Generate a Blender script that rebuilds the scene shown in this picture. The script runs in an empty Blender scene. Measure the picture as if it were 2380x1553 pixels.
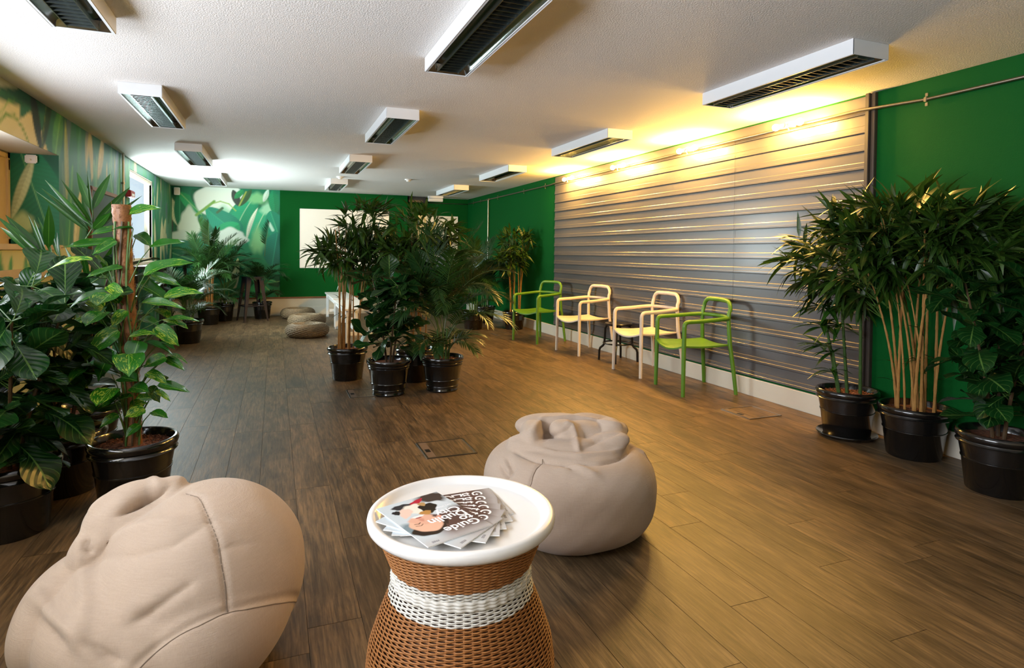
import bpy, bmesh, math, random
import numpy as np
from mathutils import Vector, Matrix
from mathutils.bvhtree import BVHTree
PI = math.pi
SC = bpy.context.scene
COL = SC.collection
# ------------------------------------------------------------------ camera
YAW, PITCH, ROLL, FPX, PPX, PPY = .3753, .023, -.009, 1403.1226, 1190.0, 619.91
CAMZ = 1.22
fwd = Vector((math.sin(YAW)*math.cos(PITCH), math.cos(YAW)*math.cos(PITCH), -math.sin(PITCH)))
r0 = Vector((math.cos(YAW), -math.sin(YAW), 0)); u0 = r0.cross(fwd)
RIGHT = math.cos(ROLL)*r0 - math.sin(ROLL)*u0
UP = math.sin(ROLL)*r0 + math.cos(ROLL)*u0
cd = bpy.data.cameras.new('camera'); cam = bpy.data.objects.new('camera', cd); COL.objects.link(cam)
cam.matrix_world = Matrix(((RIGHT.x, UP.x, -fwd.x, 0), (RIGHT.y, UP.y, -fwd.y, 0), (RIGHT.z, UP.z, -fwd.z, CAMZ), (0, 0, 0, 1)))
cd.sensor_width = 36; cd.sensor_fit = 'HORIZONTAL'; cd.lens = FPX*36/2380
cd.shift_y = (PPY-776.5)/2380; cd.clip_start = .05
SC.camera = cam
# ------------------------------------------------------------------ world, exposure
SC.view_settings.view_transform = 'Standard'; SC.view_settings.look = 'None'
SC.view_settings.gamma = 1; SC.view_settings.use_curve_mapping = False
SC.view_settings.exposure = -0.28
w = bpy.data.worlds.new('sky'); SC.world = w; w.use_nodes = True
w.node_tree.nodes['Background'].inputs[0].default_value = (.72, .88, 1, 1)
w.node_tree.nodes['Background'].inputs[1].default_value = 1.2
SC.cycles.max_bounces = 10; SC.cycles.diffuse_bounces = 5; SC.cycles.transparent_max_bounces = 24
SC.cycles.sample_clamp_indirect = 6; SC.cycles.caustics_reflective = False; SC.cycles.caustics_refractive = False
# room
XL, XR, YF, YB, CE = -1.68, 3.86, -1.6, 12.14, 2.35
# ------------------------------------------------------------------ lights: daylight through two windows of the left wall, eight lamps on the conduit
def area(name, loc, rot, sx, sy, e, col):
    l = bpy.data.lights.new(name, 'AREA'); l.shape = 'RECTANGLE'; l.size = sx; l.size_y = sy; l.energy = e; l.color = col
    o = bpy.data.objects.new(name, l); COL.objects.link(o); o.location = loc; o.rotation_euler = rot; return o
WARM = (1, .56, .12)
WIN1 = (-.65, 6.12, 1.25, 2.0)      # y0, y1, z0, z1
WIN2 = (8.8, 10.32, 1.05, 2.22)
area('daylight_near', (XL-.42, .85, 1.60), (0, -PI/2-.38, 0), .72, 2.9, 330, (.84, .90, 1))
area('daylight_recess', (XL-.30, 4.05, 1.60), (0, -PI/2-.3, 0), .66, 1.9, 60, (.84, .90, 1))
area('daylight_far', (XL-.075, 9.56, 1.635), (0, -PI/2-.15, 0), 1.12, 1.46, 260, (.82, .98, 1))
LAMPY = (3.61, 4.84, 6.10, 7.38)
LAMP_E = 165
def AT(px, py, Y):
    d = fwd*FPX + RIGHT*(px-PPX) - UP*(py-PPY); t = Y/d.y
    return Vector((d.x*t, d.y*t, CAMZ+d.z*t))
def ATZ(px, py, Z):
    d = fwd*FPX + RIGHT*(px-PPX) - UP*(py-PPY); t = (Z-CAMZ)/d.z
    return Vector((d.x*t, d.y*t, Z))
# ------------------------------------------------------------------ helpers
def lin(c):
    return tuple((x/255/12.92 if x/255 <= .04045 else ((x/255+.055)/1.055)**2.4) for x in c)
def L4(c): return (*lin(c), 1)
class N:
    def __init__(s, name):
        s.m = bpy.data.materials.new(name); s.m.use_nodes = True; s.t = s.m.node_tree; s.b = s.t.nodes['Principled BSDF']
    def n(s, t, **k):
        x = s.t.nodes.new('ShaderNode'+t)
        for a, b in k.items():
            if hasattr(x, a): setattr(x, a, b)
            else: x.inputs[a].default_value = b
        return x
    def l(s, a, b): s.t.links.new(a, b)
    def mix(s, f, a, b, mode='MIX'):
        x = s.t.nodes.new('ShaderNodeMix'); x.data_type = 'RGBA'; x.blend_type = mode
        for i, v in ((0, f), (6, a), (7, b)):
            if hasattr(v, 'links'): s.l(v, x.inputs[i])
            else: x.inputs[i].default_value = v
        return x.outputs[2]
    def math(s, op, a, b=0., c=0.):
        x = s.t.nodes.new('ShaderNodeMath'); x.operation = op
        for i, v in enumerate((a, b, c)):
            if hasattr(v, 'links'): s.l(v, x.inputs[i])
            else: x.inputs[i].default_value = v
        return x.outputs[0]
    def noise(s, vec, scale, detail=3, rough=.5, dist=0):
        x = s.n('TexNoise'); x.inputs['Scale'].default_value = scale; x.inputs['Detail'].default_value = detail
        x.inputs['Roughness'].default_value = rough; x.inputs['Distortion'].default_value = dist
        if vec is not None: s.l(vec, x.inputs['Vector'])
        return x.outputs['Fac']
    def ramp(s, f, *st):
        x = s.n('ValToRGB'); e = x.color_ramp.elements
        while len(e) < len(st): e.new(.5)
        for i, (p, c) in enumerate(st): e[i].position = p; e[i].color = c if len(c) == 4 else (*c, 1)
        s.l(f, x.inputs[0]); return x.outputs[0]
    def obj(s): return s.n('TexCoord').outputs['Object']
    def map(s, vec, sc=(1, 1, 1), loc=(0, 0, 0)):
        x = s.n('Mapping'); x.inputs['Scale'].default_value = sc; x.inputs['Location'].default_value = loc
        s.l(vec, x.inputs['Vector']); return x.outputs[0]
    def bump(s, h, st=.3, d=.01):
        x = s.n('Bump'); x.inputs['Strength'].default_value = st; x.inputs['Distance'].default_value = d
        s.l(h, x.inputs['Height']); s.l(x.outputs[0], s.b.inputs['Normal']); return x
    def set(s, c=None, rough=None, metal=None, spec=None, coat=None):
        if c is not None:
            if hasattr(c, 'links'): s.l(c, s.b.inputs['Base Color'])
            else: s.b.inputs['Base Color'].default_value = c
        for k, v in (('Roughness', rough), ('Metallic', metal), ('Specular IOR Level', spec), ('Coat Weight', coat)):
            if v is not None:
                if hasattr(v, 'links'): s.l(v, s.b.inputs[k])
                else: s.b.inputs[k].default_value = v
        return s
def simple(name, c, rough=.5, metal=0, spec=.5, var=.06, scale=6, coat=0):
    k = N(name); o = k.obj(); f = k.noise(o, scale, 4)
    c = lin(c); a = tuple(max(0, x*(1-var)) for x in c)+(1,); b = tuple(min(1, x*(1+var)) for x in c)+(1,)
    k.set(k.mix(f, a, b), rough, metal, spec, coat); return k.m
M = {}
def plaster(name, c, bs=180, st=.25, var=.05, rough=.85, speck=False):
    k = N(name); o = k.obj(); f = k.noise(o, 1.5, 3); c = lin(c)
    a = tuple(x*(1-var) for x in c)+(1,); b = tuple(min(1, x*(1+var)) for x in c)+(1,)
    k.set(k.mix(f, a, b), rough, 0, .3 if not name.startswith('green') else .12)
    h = k.noise(o, bs, 3, .6)
    if speck:
        v = k.n('TexVoronoi'); v.inputs['Scale'].default_value = 38; k.l(o, v.inputs['Vector'])
        d = k.math('LESS_THAN', v.outputs['Distance'], .16); h = k.math('ADD', h, k.math('MULTIPLY', d, 1.2))
    k.bump(h, st, .009 if speck else .004); return k.m
M['ceiling'] = plaster('ceiling_stipple', (232, 228, 224), 120, .5, .03, .9, True)
M['green'] = plaster('green_paint', (0, 76, 26), 160, .18, .08, .75)
M['white_wall'] = plaster('white_wall_paint', (206, 198, 180), 120, .1, .03, .6)
M['base'] = simple('white_gloss_trim', (208, 200, 184), .35)
M['brown'] = simple('brown_timber', (120, 78, 44), .5, var=.2, scale=20)
M['beige'] = simple('beige_timber', (196, 168, 120), .55, var=.12, scale=14)
M['white'] = simple('white_metal', (214, 216, 218), .4, var=.02)
M['whitepl'] = simple('white_plastic', (226, 224, 221), .28, var=.02)
M['dark'] = simple('dark_metal', (26, 24, 24), .35)
M['blackm'] = simple('black_stool_metal', (20, 17, 16), .3)
M['gal'] = simple('galvanised_steel', (150, 145, 138), .32, 1, var=.15, scale=30)
M['mirror'] = simple('reflector_aluminium', (176, 182, 180), .14, 1, var=.03)
M['blade'] = simple('louvre_aluminium', (150, 160, 158), .26, 1, var=.1)
M['steel'] = simple('gunmetal_stool', (44, 42, 50), .5, .8, var=.2, scale=12)
M['board'] = simple('whiteboard_surface', (236, 232, 222), .3, var=.02)
M['chalk'] = simple('chalkboard_surface', (44, 66, 66), .6, var=.15)
M['mag_side'] = simple('paper_edges', (228, 228, 226), .6, var=.05)
M['glasstube'] = simple('fluorescent_tube_off', (220, 228, 224), .2, var=.02)
M['flap'] = simple('worn_metal_flap', (128, 108, 92), .45, .4, var=.1)
M['red'] = simple('red_plastic', (140, 20, 34), .4)
M['chair_w'] = simple('white_moulded_plastic', (222, 206, 186), .42, var=.03)
M['chair_g'] = simple('green_moulded_plastic', (84, 128, 26), .42, var=.05)
M['darkframe'] = simple('dark_brown_frame', (62, 54, 48), .45)
M['letter'] = simple('white_print', (236, 236, 240), .4, var=.01)
M['grey_print'] = simple('grey_print', (120, 120, 125), .5)
def m_pot():
    k = N('glossy_black_ceramic'); o = k.obj(); k.set((.006, .0055, .005, 1), .16, 0, .6, .4)
    k.bump(k.noise(o, 14, 3), .05, .01); return k.m
M['pot'] = m_pot()
def m_soil():
    k = N('clay_granules'); o = k.obj(); f = k.noise(o, 60, 4)
    k.set(k.ramp(f, (.3, lin((40, 20, 12))), (.7, lin((140, 82, 52)))), .9); k.bump(f, 1, .01); return k.m
M['soil'] = m_soil()
def m_floor():
    k = N('wood_plank'); oi = k.n('ObjectInfo'); geo = k.n('NewGeometry')
    rnd = oi.outputs['Random']; off = k.n('CombineXYZ'); k.l(k.math('MULTIPLY', rnd, 37), off.inputs[0]); k.l(k.math('MULTIPLY', rnd, 91), off.inputs[1])
    va = k.n('VectorMath'); va.operation = 'ADD'; k.l(geo.outputs['Position'], va.inputs[0]); k.l(off.outputs[0], va.inputs[1])
    v = va.outputs[0]
    g1 = k.noise(k.map(v, (26, 1.6, 1)), 3.2, 7, .62, .6)
    g2 = k.noise(k.map(v, (9, 2.2, 1)), 1.2, 5, .6, .8)
    g3 = k.noise(k.map(v, (90, 3, 1)), 5, 3, .6)
    c = k.ramp(g1, (.30, lin((70, 57, 42))), (.5, lin((106, 85, 60))), (.72, lin((140, 113, 80))))
    d = k.ramp(g2, (.36, (.34, .34, .35, 1)), (.58, (1, 1, 1, 1)))
    c = k.mix(.75, c, d, 'MULTIPLY')
    f = k.ramp(g3, (.36, (.66, .66, .66, 1)), (.52, (1, 1, 1, 1)))
    c = k.mix(.6, c, f, 'MULTIPLY')
    t = k.math('ADD', k.math('MULTIPLY', rnd, .34), .80)
    cc = k.n('CombineColor'); [k.l(t, cc.inputs[i]) for i in range(3)]
    c = k.mix(1., c, cc.outputs[0], 'MULTIPLY')
    k.set(c, k.math('ADD', k.math('MULTIPLY', g3, .25), .30), 0, .32)
    k.bump(k.math('ADD', g3, k.math('MULTIPLY', g1, .6)), .22, .003); return k.m
M['plank'] = m_floor()
M['gap'] = simple('plank_gap', (30, 24, 20), .9)
def m_clad():
    k = N('grey_coated_steel'); o = k.obj(); f = k.noise(k.map(o, (1, .3, 4)), 3, 3)
    k.set(k.mix(f, L4((84, 80, 80)), L4((98, 94, 93))), .34, .18, .5, .08)
    k.b.inputs['Coat Roughness'].default_value = .1
    k.bump(k.noise(o, 5, 2), .04, .01); return k.m
M['clad'] = m_clad()
def m_fabric():
    k = N('beige_woven_fabric'); o = k.obj()
    a = k.noise(k.map(o, (320, 320, 26)), 1, 2); b = k.noise(k.map(o, (30, 30, 420)), 1, 2)
    w_ = k.math('ADD', a, b); f = k.noise(o, 3, 3)
    c = k.mix(f, L4((172, 153, 136)), L4((190, 171, 153)))
    c = k.mix(k.math('MULTIPLY', w_, .28), c, L4((140, 122, 108)))
    k.set(c, .85, 0, .2); k.bump(w_, .35, .0015)
    k.b.inputs['Sheen Weight'].default_value = .15; return k.m
M['fabric'] = m_fabric()
M['seam'] = simple('seam_thread', (120, 104, 90), .9)
def m_wicker(name, c0, c1, sc=60):
    k = N(name); o = k.obj(); f = k.noise(k.map(o, (1, 1, 3)), sc, 3); g = k.noise(o, 6, 2)
    c = k.mix(f, L4(c0), L4(c1)); c = k.mix(k.math('MULTIPLY', g, .35), c, L4(c0))
    k.set(c, .5, 0, .4); k.bump(f, .3, .002); return k.m
M['wicker'] = m_wicker('natural_rattan', (120, 70, 30), (186, 128, 72))
M['wicker_w'] = m_wicker('white_painted_rattan', (190, 186, 176), (232, 230, 224))
M['banana'] = m_wicker('banana_fibre', (60, 46, 30), (178, 152, 116), 36)
M['stake'] = simple('rattan_core', (70, 40, 18), .7)
def m_attr(name, rough=.5, spec=.3, bs=0, coat=0):
    k = N(name); a = k.n('Attribute'); a.attribute_name = 'Col'; k.set(a.outputs['Color'], rough, 0, spec, coat)
    if bs: k.bump(k.noise(k.obj(), bs, 3), .1, .003)
    return k.m
M['mural'] = m_attr('printed_leaf_wallpaper', .5, .35, 90)
M['cover'] = m_attr('printed_magazine_cover', .22, .5)
def m_leaf(name, c0, c1, vein, rough=.42, nv=8, variegated=False, rib=.05, trans=.18):
    k = N(name); uv = k.n('UVMap').outputs[0]; s = k.n('SeparateXYZ'); k.l(uv, s.inputs[0])
    u, v = s.outputs[0], s.outputs[1]
    au = k.math('ABSOLUTE', k.math('SUBTRACT', u, .5))
    rnd = k.n('ObjectInfo').outputs['Random']; f = k.noise(k.n('NewGeometry').outputs['Position'], 9, 2)
    t = k.math('ADD', k.math('MULTIPLY', rnd, .6), k.math('MULTIPLY', f, .4))
    c = k.mix(t, L4(c0), L4(c1))
    if variegated:
        nz = k.noise(k.map(uv, (9, 2.5, 1)), 1.6, 4, .7, 1.2)
        nz2 = k.math('ADD', nz, k.math('MULTIPLY', k.math('SUBTRACT', rnd, .5), .16))
        c = k.mix(k.ramp(nz2, (.60, (0, 0, 0, 1)), (.66, (1, 1, 1, 1))), c, L4((180, 200, 70)))
    rf = k.math('LESS_THAN', au, rib*.5)
    if nv:
        wv = k.math('FRACT', k.math('SUBTRACT', k.math('MULTIPLY', v, nv), k.math('MULTIPLY', au, nv*.62)))
        vf = k.math('LESS_THAN', wv, .09); rf = k.math('MAXIMUM', rf, k.math('MULTIPLY', vf, .55))
        k.bump(k.math('PINGPONG', wv, .5), .35, .006)
    c = k.mix(rf, c, L4(vein)); k.set(c, rough, 0, .5)
    tr = k.n('BsdfTranslucent'); k.l(c, tr.inputs[0]); ms = k.n('MixShader'); ms.inputs[0].default_value = trans
    out = k.t.nodes['Material Output']; k.l(k.b.outputs[0], ms.inputs[1]); k.l(tr.outputs[0], ms.inputs[2]); k.l(ms.outputs[0], out.inputs[0])
    return k.m
M['fig'] = m_leaf('fiddle_fig_leaf', (5, 32, 10), (24, 72, 26), (84, 118, 54), .3, 7)
M['pothos'] = m_leaf('variegated_pothos_leaf', (16, 62, 12), (46, 118, 28), (110, 160, 70), .25, 0, True, .03)
M['bamboo'] = m_leaf('bamboo_leaf', (18, 48, 10), (62, 92, 24), (90, 110, 44), .38, 0)
M['palm'] = m_leaf('palm_leaflet', (12, 42, 16), (42, 78, 28), (70, 98, 44), .36, 0)
M['kentia'] = m_leaf('kentia_leaflet', (14, 50, 8), (36, 88, 18), (74, 116, 40), .3, 0)
M['drac'] = m_leaf('dracaena_leaf', (16, 56, 16), (50, 92, 26), (90, 120, 46), .22, 0)
M['cane'] = m_wicker('bamboo_cane', (132, 88, 40), (190, 146, 84), 8)
M['greencane'] = m_wicker('green_cane', (40, 70, 34), (84, 110, 54), 12)
M['trunk'] = m_wicker('brown_stem', (52, 38, 24), (96, 74, 48), 20)
M['petiole'] = simple('green_petiole', (64, 96, 34), .6, var=.2)
M['coir'] = m_wicker('coir_fibre', (92, 54, 28), (170, 116, 70), 120)

def tag(o, label=None, cat=None, group=None, kind=None):
    if label: o['label'] = label
    if cat: o['category'] = cat
    if group: o['group'] = group
    if kind: o['kind'] = kind
    return o
def thing(name, label, cat, loc=(0, 0, 0), rz=0, group=None):
    o = bpy.data.objects.new(name, None); COL.objects.link(o); o.location = loc; o.rotation_euler = (0, 0, rz); o.empty_display_size = .1
    return tag(o, label, cat, group)
def link(name, me, parent=None, mat=None):
    o = bpy.data.objects.new(name, me); COL.objects.link(o)
    if parent is not None: o.parent = parent
    if mat is not None and not me.materials: me.materials.append(mat)
    return o
def copy_tree(o, parent=None):
    c = o.copy(); COL.objects.link(c)
    if parent is not None: c.parent = parent
    for ch in KIDS.get(o.name, list(o.children)): copy_tree(ch, c)
    return c
KIDS = {}
class MB:
    def __init__(s): s.v = []; s.f = []; s.uv = None
    def add(s, vs, fs, mt=None):
        n = len(s.v)
        s.v += [tuple(mt @ Vector(p)) if mt is not None else tuple(p) for p in vs]
        s.f += [tuple(i+n for i in f) for f in fs]; return s
    def box(s, c, d, rot=None, bev=0):
        x, y, z = (k/2 for k in d)
        mt = Matrix.Translation(c) @ (rot if rot is not None else Matrix.Identity(4))
        if bev <= 0:
            vs = [(a, b, e) for a in (-x, x) for b in (-y, y) for e in (-z, z)]
            return s.add(vs, [(0, 1, 3, 2), (4, 6, 7, 5), (0, 4, 5, 1), (2, 3, 7, 6), (0, 2, 6, 4), (1, 5, 7, 3)], mt)
        bm = bmesh.new(); bmesh.ops.create_cube(bm, size=1); bmesh.ops.scale(bm, vec=d, verts=bm.verts)
        bmesh.ops.bevel(bm, geom=bm.edges[:], offset=bev, segments=2, affect='EDGES'); bm.verts.index_update()
        s.add([v.co for v in bm.verts], [[v.index for v in f.verts] for f in bm.faces], mt); bm.free(); return s
    def tube(s, pts, r, n=8, cap=True, flat=None):
        pts = [Vector(p) for p in pts]; rs = r if hasattr(r, '__len__') else [r]*len(pts)
        base = len(s.v); ref = None
        for i, p in enumerate(pts):
            t = (pts[min(i+1, len(pts)-1)]-pts[max(i-1, 0)]).normalized()
            if ref is None: ref = Vector((0, 0, 1)) if abs(t.z) < .9 else Vector((0, 1, 0))
            x = ref.cross(t)
            if x.length < 1e-4: x = Vector((1, 0, 0)).cross(t)
            x.normalize(); y = t.cross(x); ref = y
            for k in range(n):
                a = 2*PI*k/n; q = p + x*math.cos(a)*rs[i]*(flat or 1) + y*math.sin(a)*rs[i]; s.v.append(tuple(q))
        for i in range(len(pts)-1):
            for k in range(n):
                a = base+i*n+k; b = base+i*n+(k+1) % n; s.f.append((a, b, b+n, a+n))
        if cap:
            s.f.append(tuple(base+k for k in range(n))[::-1]); s.f.append(tuple(base+(len(pts)-1)*n+k for k in range(n)))
        return s
    def lathe(s, prof, n=48, c=(0, 0, 0), cap=False):
        base = len(s.v)
        for r, z in prof:
            for k in range(n):
                a = 2*PI*k/n; s.v.append((c[0]+r*math.cos(a), c[1]+r*math.sin(a), c[2]+z))
        for i in range(len(prof)-1):
            for k in range(n):
                a = base+i*n+k; b = base+i*n+(k+1) % n; s.f.append((a, b, b+n, a+n))
        if cap: s.f.append(tuple(base+(len(prof)-1)*n+k for k in range(n))); s.f.append(tuple(base+k for k in range(n))[::-1])
        return s
    def mesh(s, name, mat=None, smooth=True, angle=40):
        me = bpy.data.meshes.new(name); me.from_pydata(s.v, [], s.f)
        if s.uv is not None:
            ul = me.uv_layers.new(name='UVMap'); li = np.empty(len(me.loops), np.int32); me.loops.foreach_get('vertex_index', li)
            ul.data.foreach_set('uv', np.array(s.uv, np.float32)[li].ravel())
        if mat is not None: me.materials.append(mat)
        if smooth:
            me.shade_smooth()
            if angle and angle < 170: me.set_sharp_from_angle(angle=math.radians(angle))
        me.update(); return me
def part(name, mb, mat, parent, smooth=True, angle=40): return link(name, mb.mesh(name, mat, smooth, angle), parent)
def bx(name, c, d, mat, parent=None, bev=0.):
    return part(name, MB().box(c, d, None, bev), mat, parent, bev > 0, 30)
def struct(o): o['kind'] = 'structure'; return o

k = N('clear_pane'); tr = k.n('BsdfTransparent'); gl = k.n('BsdfGlossy'); gl.inputs['Roughness'].default_value = .02
ms = k.n('MixShader'); ms.inputs[0].default_value = .06; k.l(tr.outputs[0], ms.inputs[1]); k.l(gl.outputs[0], ms.inputs[2]); k.l(ms.outputs[0], k.t.nodes['Material Output'].inputs[0]); M['pane'] = k.m
# ================================================================== SETTING
# ---- painted leaf wallpaper: flat print as vertex colours
class Canvas:
    def __init__(s, u0, u1, v0, v1, st):
        s.nu = int(round((u1-u0)/st))+1; s.nv = int(round((v1-v0)/st))+1
        s.u = np.linspace(u0, u1, s.nu)[None, :].repeat(s.nv, 0); s.v = np.linspace(v0, v1, s.nv)[:, None].repeat(s.nu, 1)
        s.c = np.zeros((s.nv, s.nu, 3)); s.st = st
    def fill(s, c): s.c[:] = lin(c)
    def blend(s, m, c): s.c = s.c*(1-m[..., None]) + np.array(c)*m[..., None]
    def noise(s, fu, fv, seed):
        r = np.random.RandomState(seed); o = np.zeros_like(s.u)
        for i in range(7):
            a, b, p = r.uniform(-1, 1), r.uniform(-1, 1), r.uniform(0, 6.28)
            o += np.sin(s.u*fu*(a+.3)*(1+i*.5)+s.v*fv*b*(1+i*.5)+p + 1.3*np.sin(s.v*fv*.6*a+p))/(1+i*.4)
        return o/3
    def streak(s, fu, fv, seed, c, th, soft=.3, k=1.):
        s.blend(np.clip((s.noise(fu, fv, seed)-th)/soft, 0, 1)*k, lin(c))
    def blob(s, cu, cv, ru, rv, c, soft=.15, rot=0, wob=.12, seed=0):
        du, dv = s.u-cu, s.v-cv; a = math.cos(rot); b = math.sin(rot)
        x = (du*a+dv*b)/ru; y = (-du*b+dv*a)/rv; th = np.arctan2(y, x)
        d = np.sqrt(x*x+y*y)*(1+wob*np.sin(3*th+seed)+wob*.5*np.sin(7*th+2*seed))
        s.blend(np.clip((1-d)/soft, 0, 1), lin(c))
    def leaf(s, p0, p1, wd, c, rib=None, bend=0., edge=None, shp=1., soft=.012):
        p0 = np.array(p0); p1 = np.array(p1); L = np.hypot(*(p1-p0)); t = (p1-p0)/L; nn = np.array([-t[1], t[0]])
        du, dv = s.u-p0[0], s.v-p0[1]; a = (du*t[0]+dv*t[1])/L; b = du*nn[0]+dv*nn[1]-bend*L*4*a*(1-a)
        aa = np.clip(a, 0, 1); hw = wd*np.power(np.clip(np.sin(PI*np.power(aa, shp)), 0, 1), .6)
        m = np.clip((hw-np.abs(b))/max(soft, s.st), 0, 1)*((a > 0) & (a < 1))
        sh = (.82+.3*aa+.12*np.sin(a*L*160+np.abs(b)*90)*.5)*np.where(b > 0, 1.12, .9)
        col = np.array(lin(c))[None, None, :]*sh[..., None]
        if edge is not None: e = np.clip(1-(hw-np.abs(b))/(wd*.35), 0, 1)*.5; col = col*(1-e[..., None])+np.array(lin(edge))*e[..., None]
        s.c = s.c*(1-m[..., None])+col*m[..., None]
        if rib: mr = np.clip(1-np.abs(b)/max(.006, s.st), 0, 1)*((a > 0.02) & (a < .97))*m; s.blend(mr*.8, lin(rib))
    def line(s, pts, wd, c):
        for (a0, a1), (b0, b1) in zip(pts[:-1], pts[1:]):
            d = np.array([b0-a0, b1-a1]); LL = d@d; t = np.clip(((s.u-a0)*d[0]+(s.v-a1)*d[1])/LL, 0, 1)
            r = np.hypot(s.u-a0-t*d[0], s.v-a1-t*d[1]); s.blend(np.clip((wd-r)/max(s.st, wd*.5), 0, 1), lin(c))
    def mesh(s, name, P, holes=(), mat='mural', flip=False):
        u, v = s.u.ravel(), s.v.ravel(); co = np.array(P(u, v), np.float32).T
        i = np.arange(s.nu*s.nv).reshape(s.nv, s.nu); q = np.stack([i[:-1, :-1], i[:-1, 1:], i[1:, 1:], i[1:, :-1]], -1).reshape(-1, 4)
        if flip: q = q[:, ::-1]
        cu = u[q].mean(1); cv = v[q].mean(1); keep = np.ones(len(q), bool)
        for a, b, c, d in holes: keep &= ~((cu > a) & (cu < b) & (cv > c) & (cv < d))
        q = q[keep]; me = bpy.data.meshes.new(name); me.from_pydata(co.tolist(), [], q.tolist())
        at = me.color_attributes.new('Col', 'FLOAT_COLOR', 'POINT')
        at.data.foreach_set('color', np.concatenate([np.clip(s.c.reshape(-1, 3), 0, 1), np.ones((len(u), 1))], 1).astype(np.float32).ravel())
        me.materials.append(M[mat]); me.update(); return me
def jungle(cv, seed, n, u0, u1, v0, v1):
    r = random.Random(seed)
    gs = [(10, 96, 58), (22, 132, 84), (8, 76, 50), (40, 150, 104), (60, 120, 60), (150, 190, 130), (200, 204, 160), (26, 108, 66)]
    for i in range(n):
        a = r.uniform(0.2, 1.4)*r.choice((1, -1)) + PI/2; L = r.uniform(.5, 1.1); u, v = r.uniform(u0, u1), r.uniform(v0-.3, v1)
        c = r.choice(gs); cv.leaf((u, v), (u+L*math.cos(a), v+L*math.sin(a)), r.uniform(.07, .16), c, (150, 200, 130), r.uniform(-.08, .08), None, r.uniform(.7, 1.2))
cl = Canvas(YF, YB, 0, CE, .025)
cl.fill((34, 104, 74))
jungle(cl, 3, 40, -1.6, 5, .2, 2.4)
# far stretch of vertical palm-trunk strokes
mask_far = np.clip((cl.u-6.1)/.3, 0, 1); keep = cl.c.copy()
cl.fill((40, 112, 84)); cl.streak(7, 1.3, 5, (66, 132, 104), .15, .5); cl.streak(9, 1.8, 8, (24, 88, 62), .3, .3)
cl.streak(8, 2.6, 21, (196, 190, 140), .62, .1, .9); cl.streak(11, 2.8, 31, (96, 116, 132), .5, .3, .8); cl.streak(9, 3.2, 77, (206, 200, 156), .72, .1); cl.streak(12, 2.2, 93, (30, 120, 60), .6, .2); cl.streak(13, 2.5, 55, (200, 196, 150), .95, .1)
r5 = random.Random(17)
for i in range(90):
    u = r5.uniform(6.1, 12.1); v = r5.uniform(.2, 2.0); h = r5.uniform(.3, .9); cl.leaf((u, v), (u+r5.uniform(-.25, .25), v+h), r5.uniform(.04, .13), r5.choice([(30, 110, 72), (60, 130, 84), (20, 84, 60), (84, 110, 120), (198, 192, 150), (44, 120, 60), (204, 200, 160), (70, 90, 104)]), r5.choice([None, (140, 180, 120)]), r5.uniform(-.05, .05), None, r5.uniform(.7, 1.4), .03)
far = cl.c.copy(); cl.c = keep*(1-mask_far[..., None])+far*mask_far[..., None]
# the stretch above and beside the near window
cl.blob(5.08, 2.16, .24, .36, (206, 196, 140), .1, 0, .06, 1); cl.blob(5.5, 2.04, .32, .16, (210, 200, 150), .1); cl.leaf((4.7, 2.2), (5.9, 2.38), .07, (14, 90, 50))
cl.leaf((4.6, 1.7), (4.85, 2.5), .16, (28, 120, 44), (90, 170, 80))
cl.line([(4.9, 2.02), (5.05, 2.12), (5.2, 2.14), (5.35, 2.08), (5.45, 2.0)], .022, (84, 140, 40)); cl.line([(4.95, 2.1), (5.1, 2.22), (5.2, 2.24)], .016, (110, 160, 60))
cl.leaf((5.72, 1.95), (5.5, 2.45), .09, (26, 44, 30)); cl.leaf((5.7, 1.95), (5.98, 2.5), .07, (30, 66, 34)); cl.line([(5.72, 1.98), (5.84, 2.4)], .012, (150, 160, 60))
cl.leaf((6.0, 1.9), (6.2, 2.42), .13, (70, 140, 70), (120, 180, 90)); cl.leaf((6.35, 1.5), (6.3, 2.35), .07, (150, 160, 90))
cl.leaf((6.3, .9), (6.5, 2.0), .12, (40, 120, 70), (120, 180, 90)); cl.leaf((6.5, 1.1), (6.75, 1.8), .09, (206, 200, 150))
# the strip below the sill: cream with grass blades
below = (cl.v < 1.24) & (cl.u < 6.5); cl.c[below] = lin((196, 190, 128))
rr = random.Random(4)
for i in range(150):
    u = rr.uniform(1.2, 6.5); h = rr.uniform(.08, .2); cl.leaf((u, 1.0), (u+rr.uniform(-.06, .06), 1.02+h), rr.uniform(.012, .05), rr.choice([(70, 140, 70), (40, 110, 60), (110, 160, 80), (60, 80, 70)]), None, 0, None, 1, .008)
me = cl.mesh('wall_left', lambda u, v: (u*0+XL, u, v), holes=[WIN1, WIN2])
wl = struct(link('wall_left', me)); wl['label'] = 'left wall papered with a banana-leaf jungle print'
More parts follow.
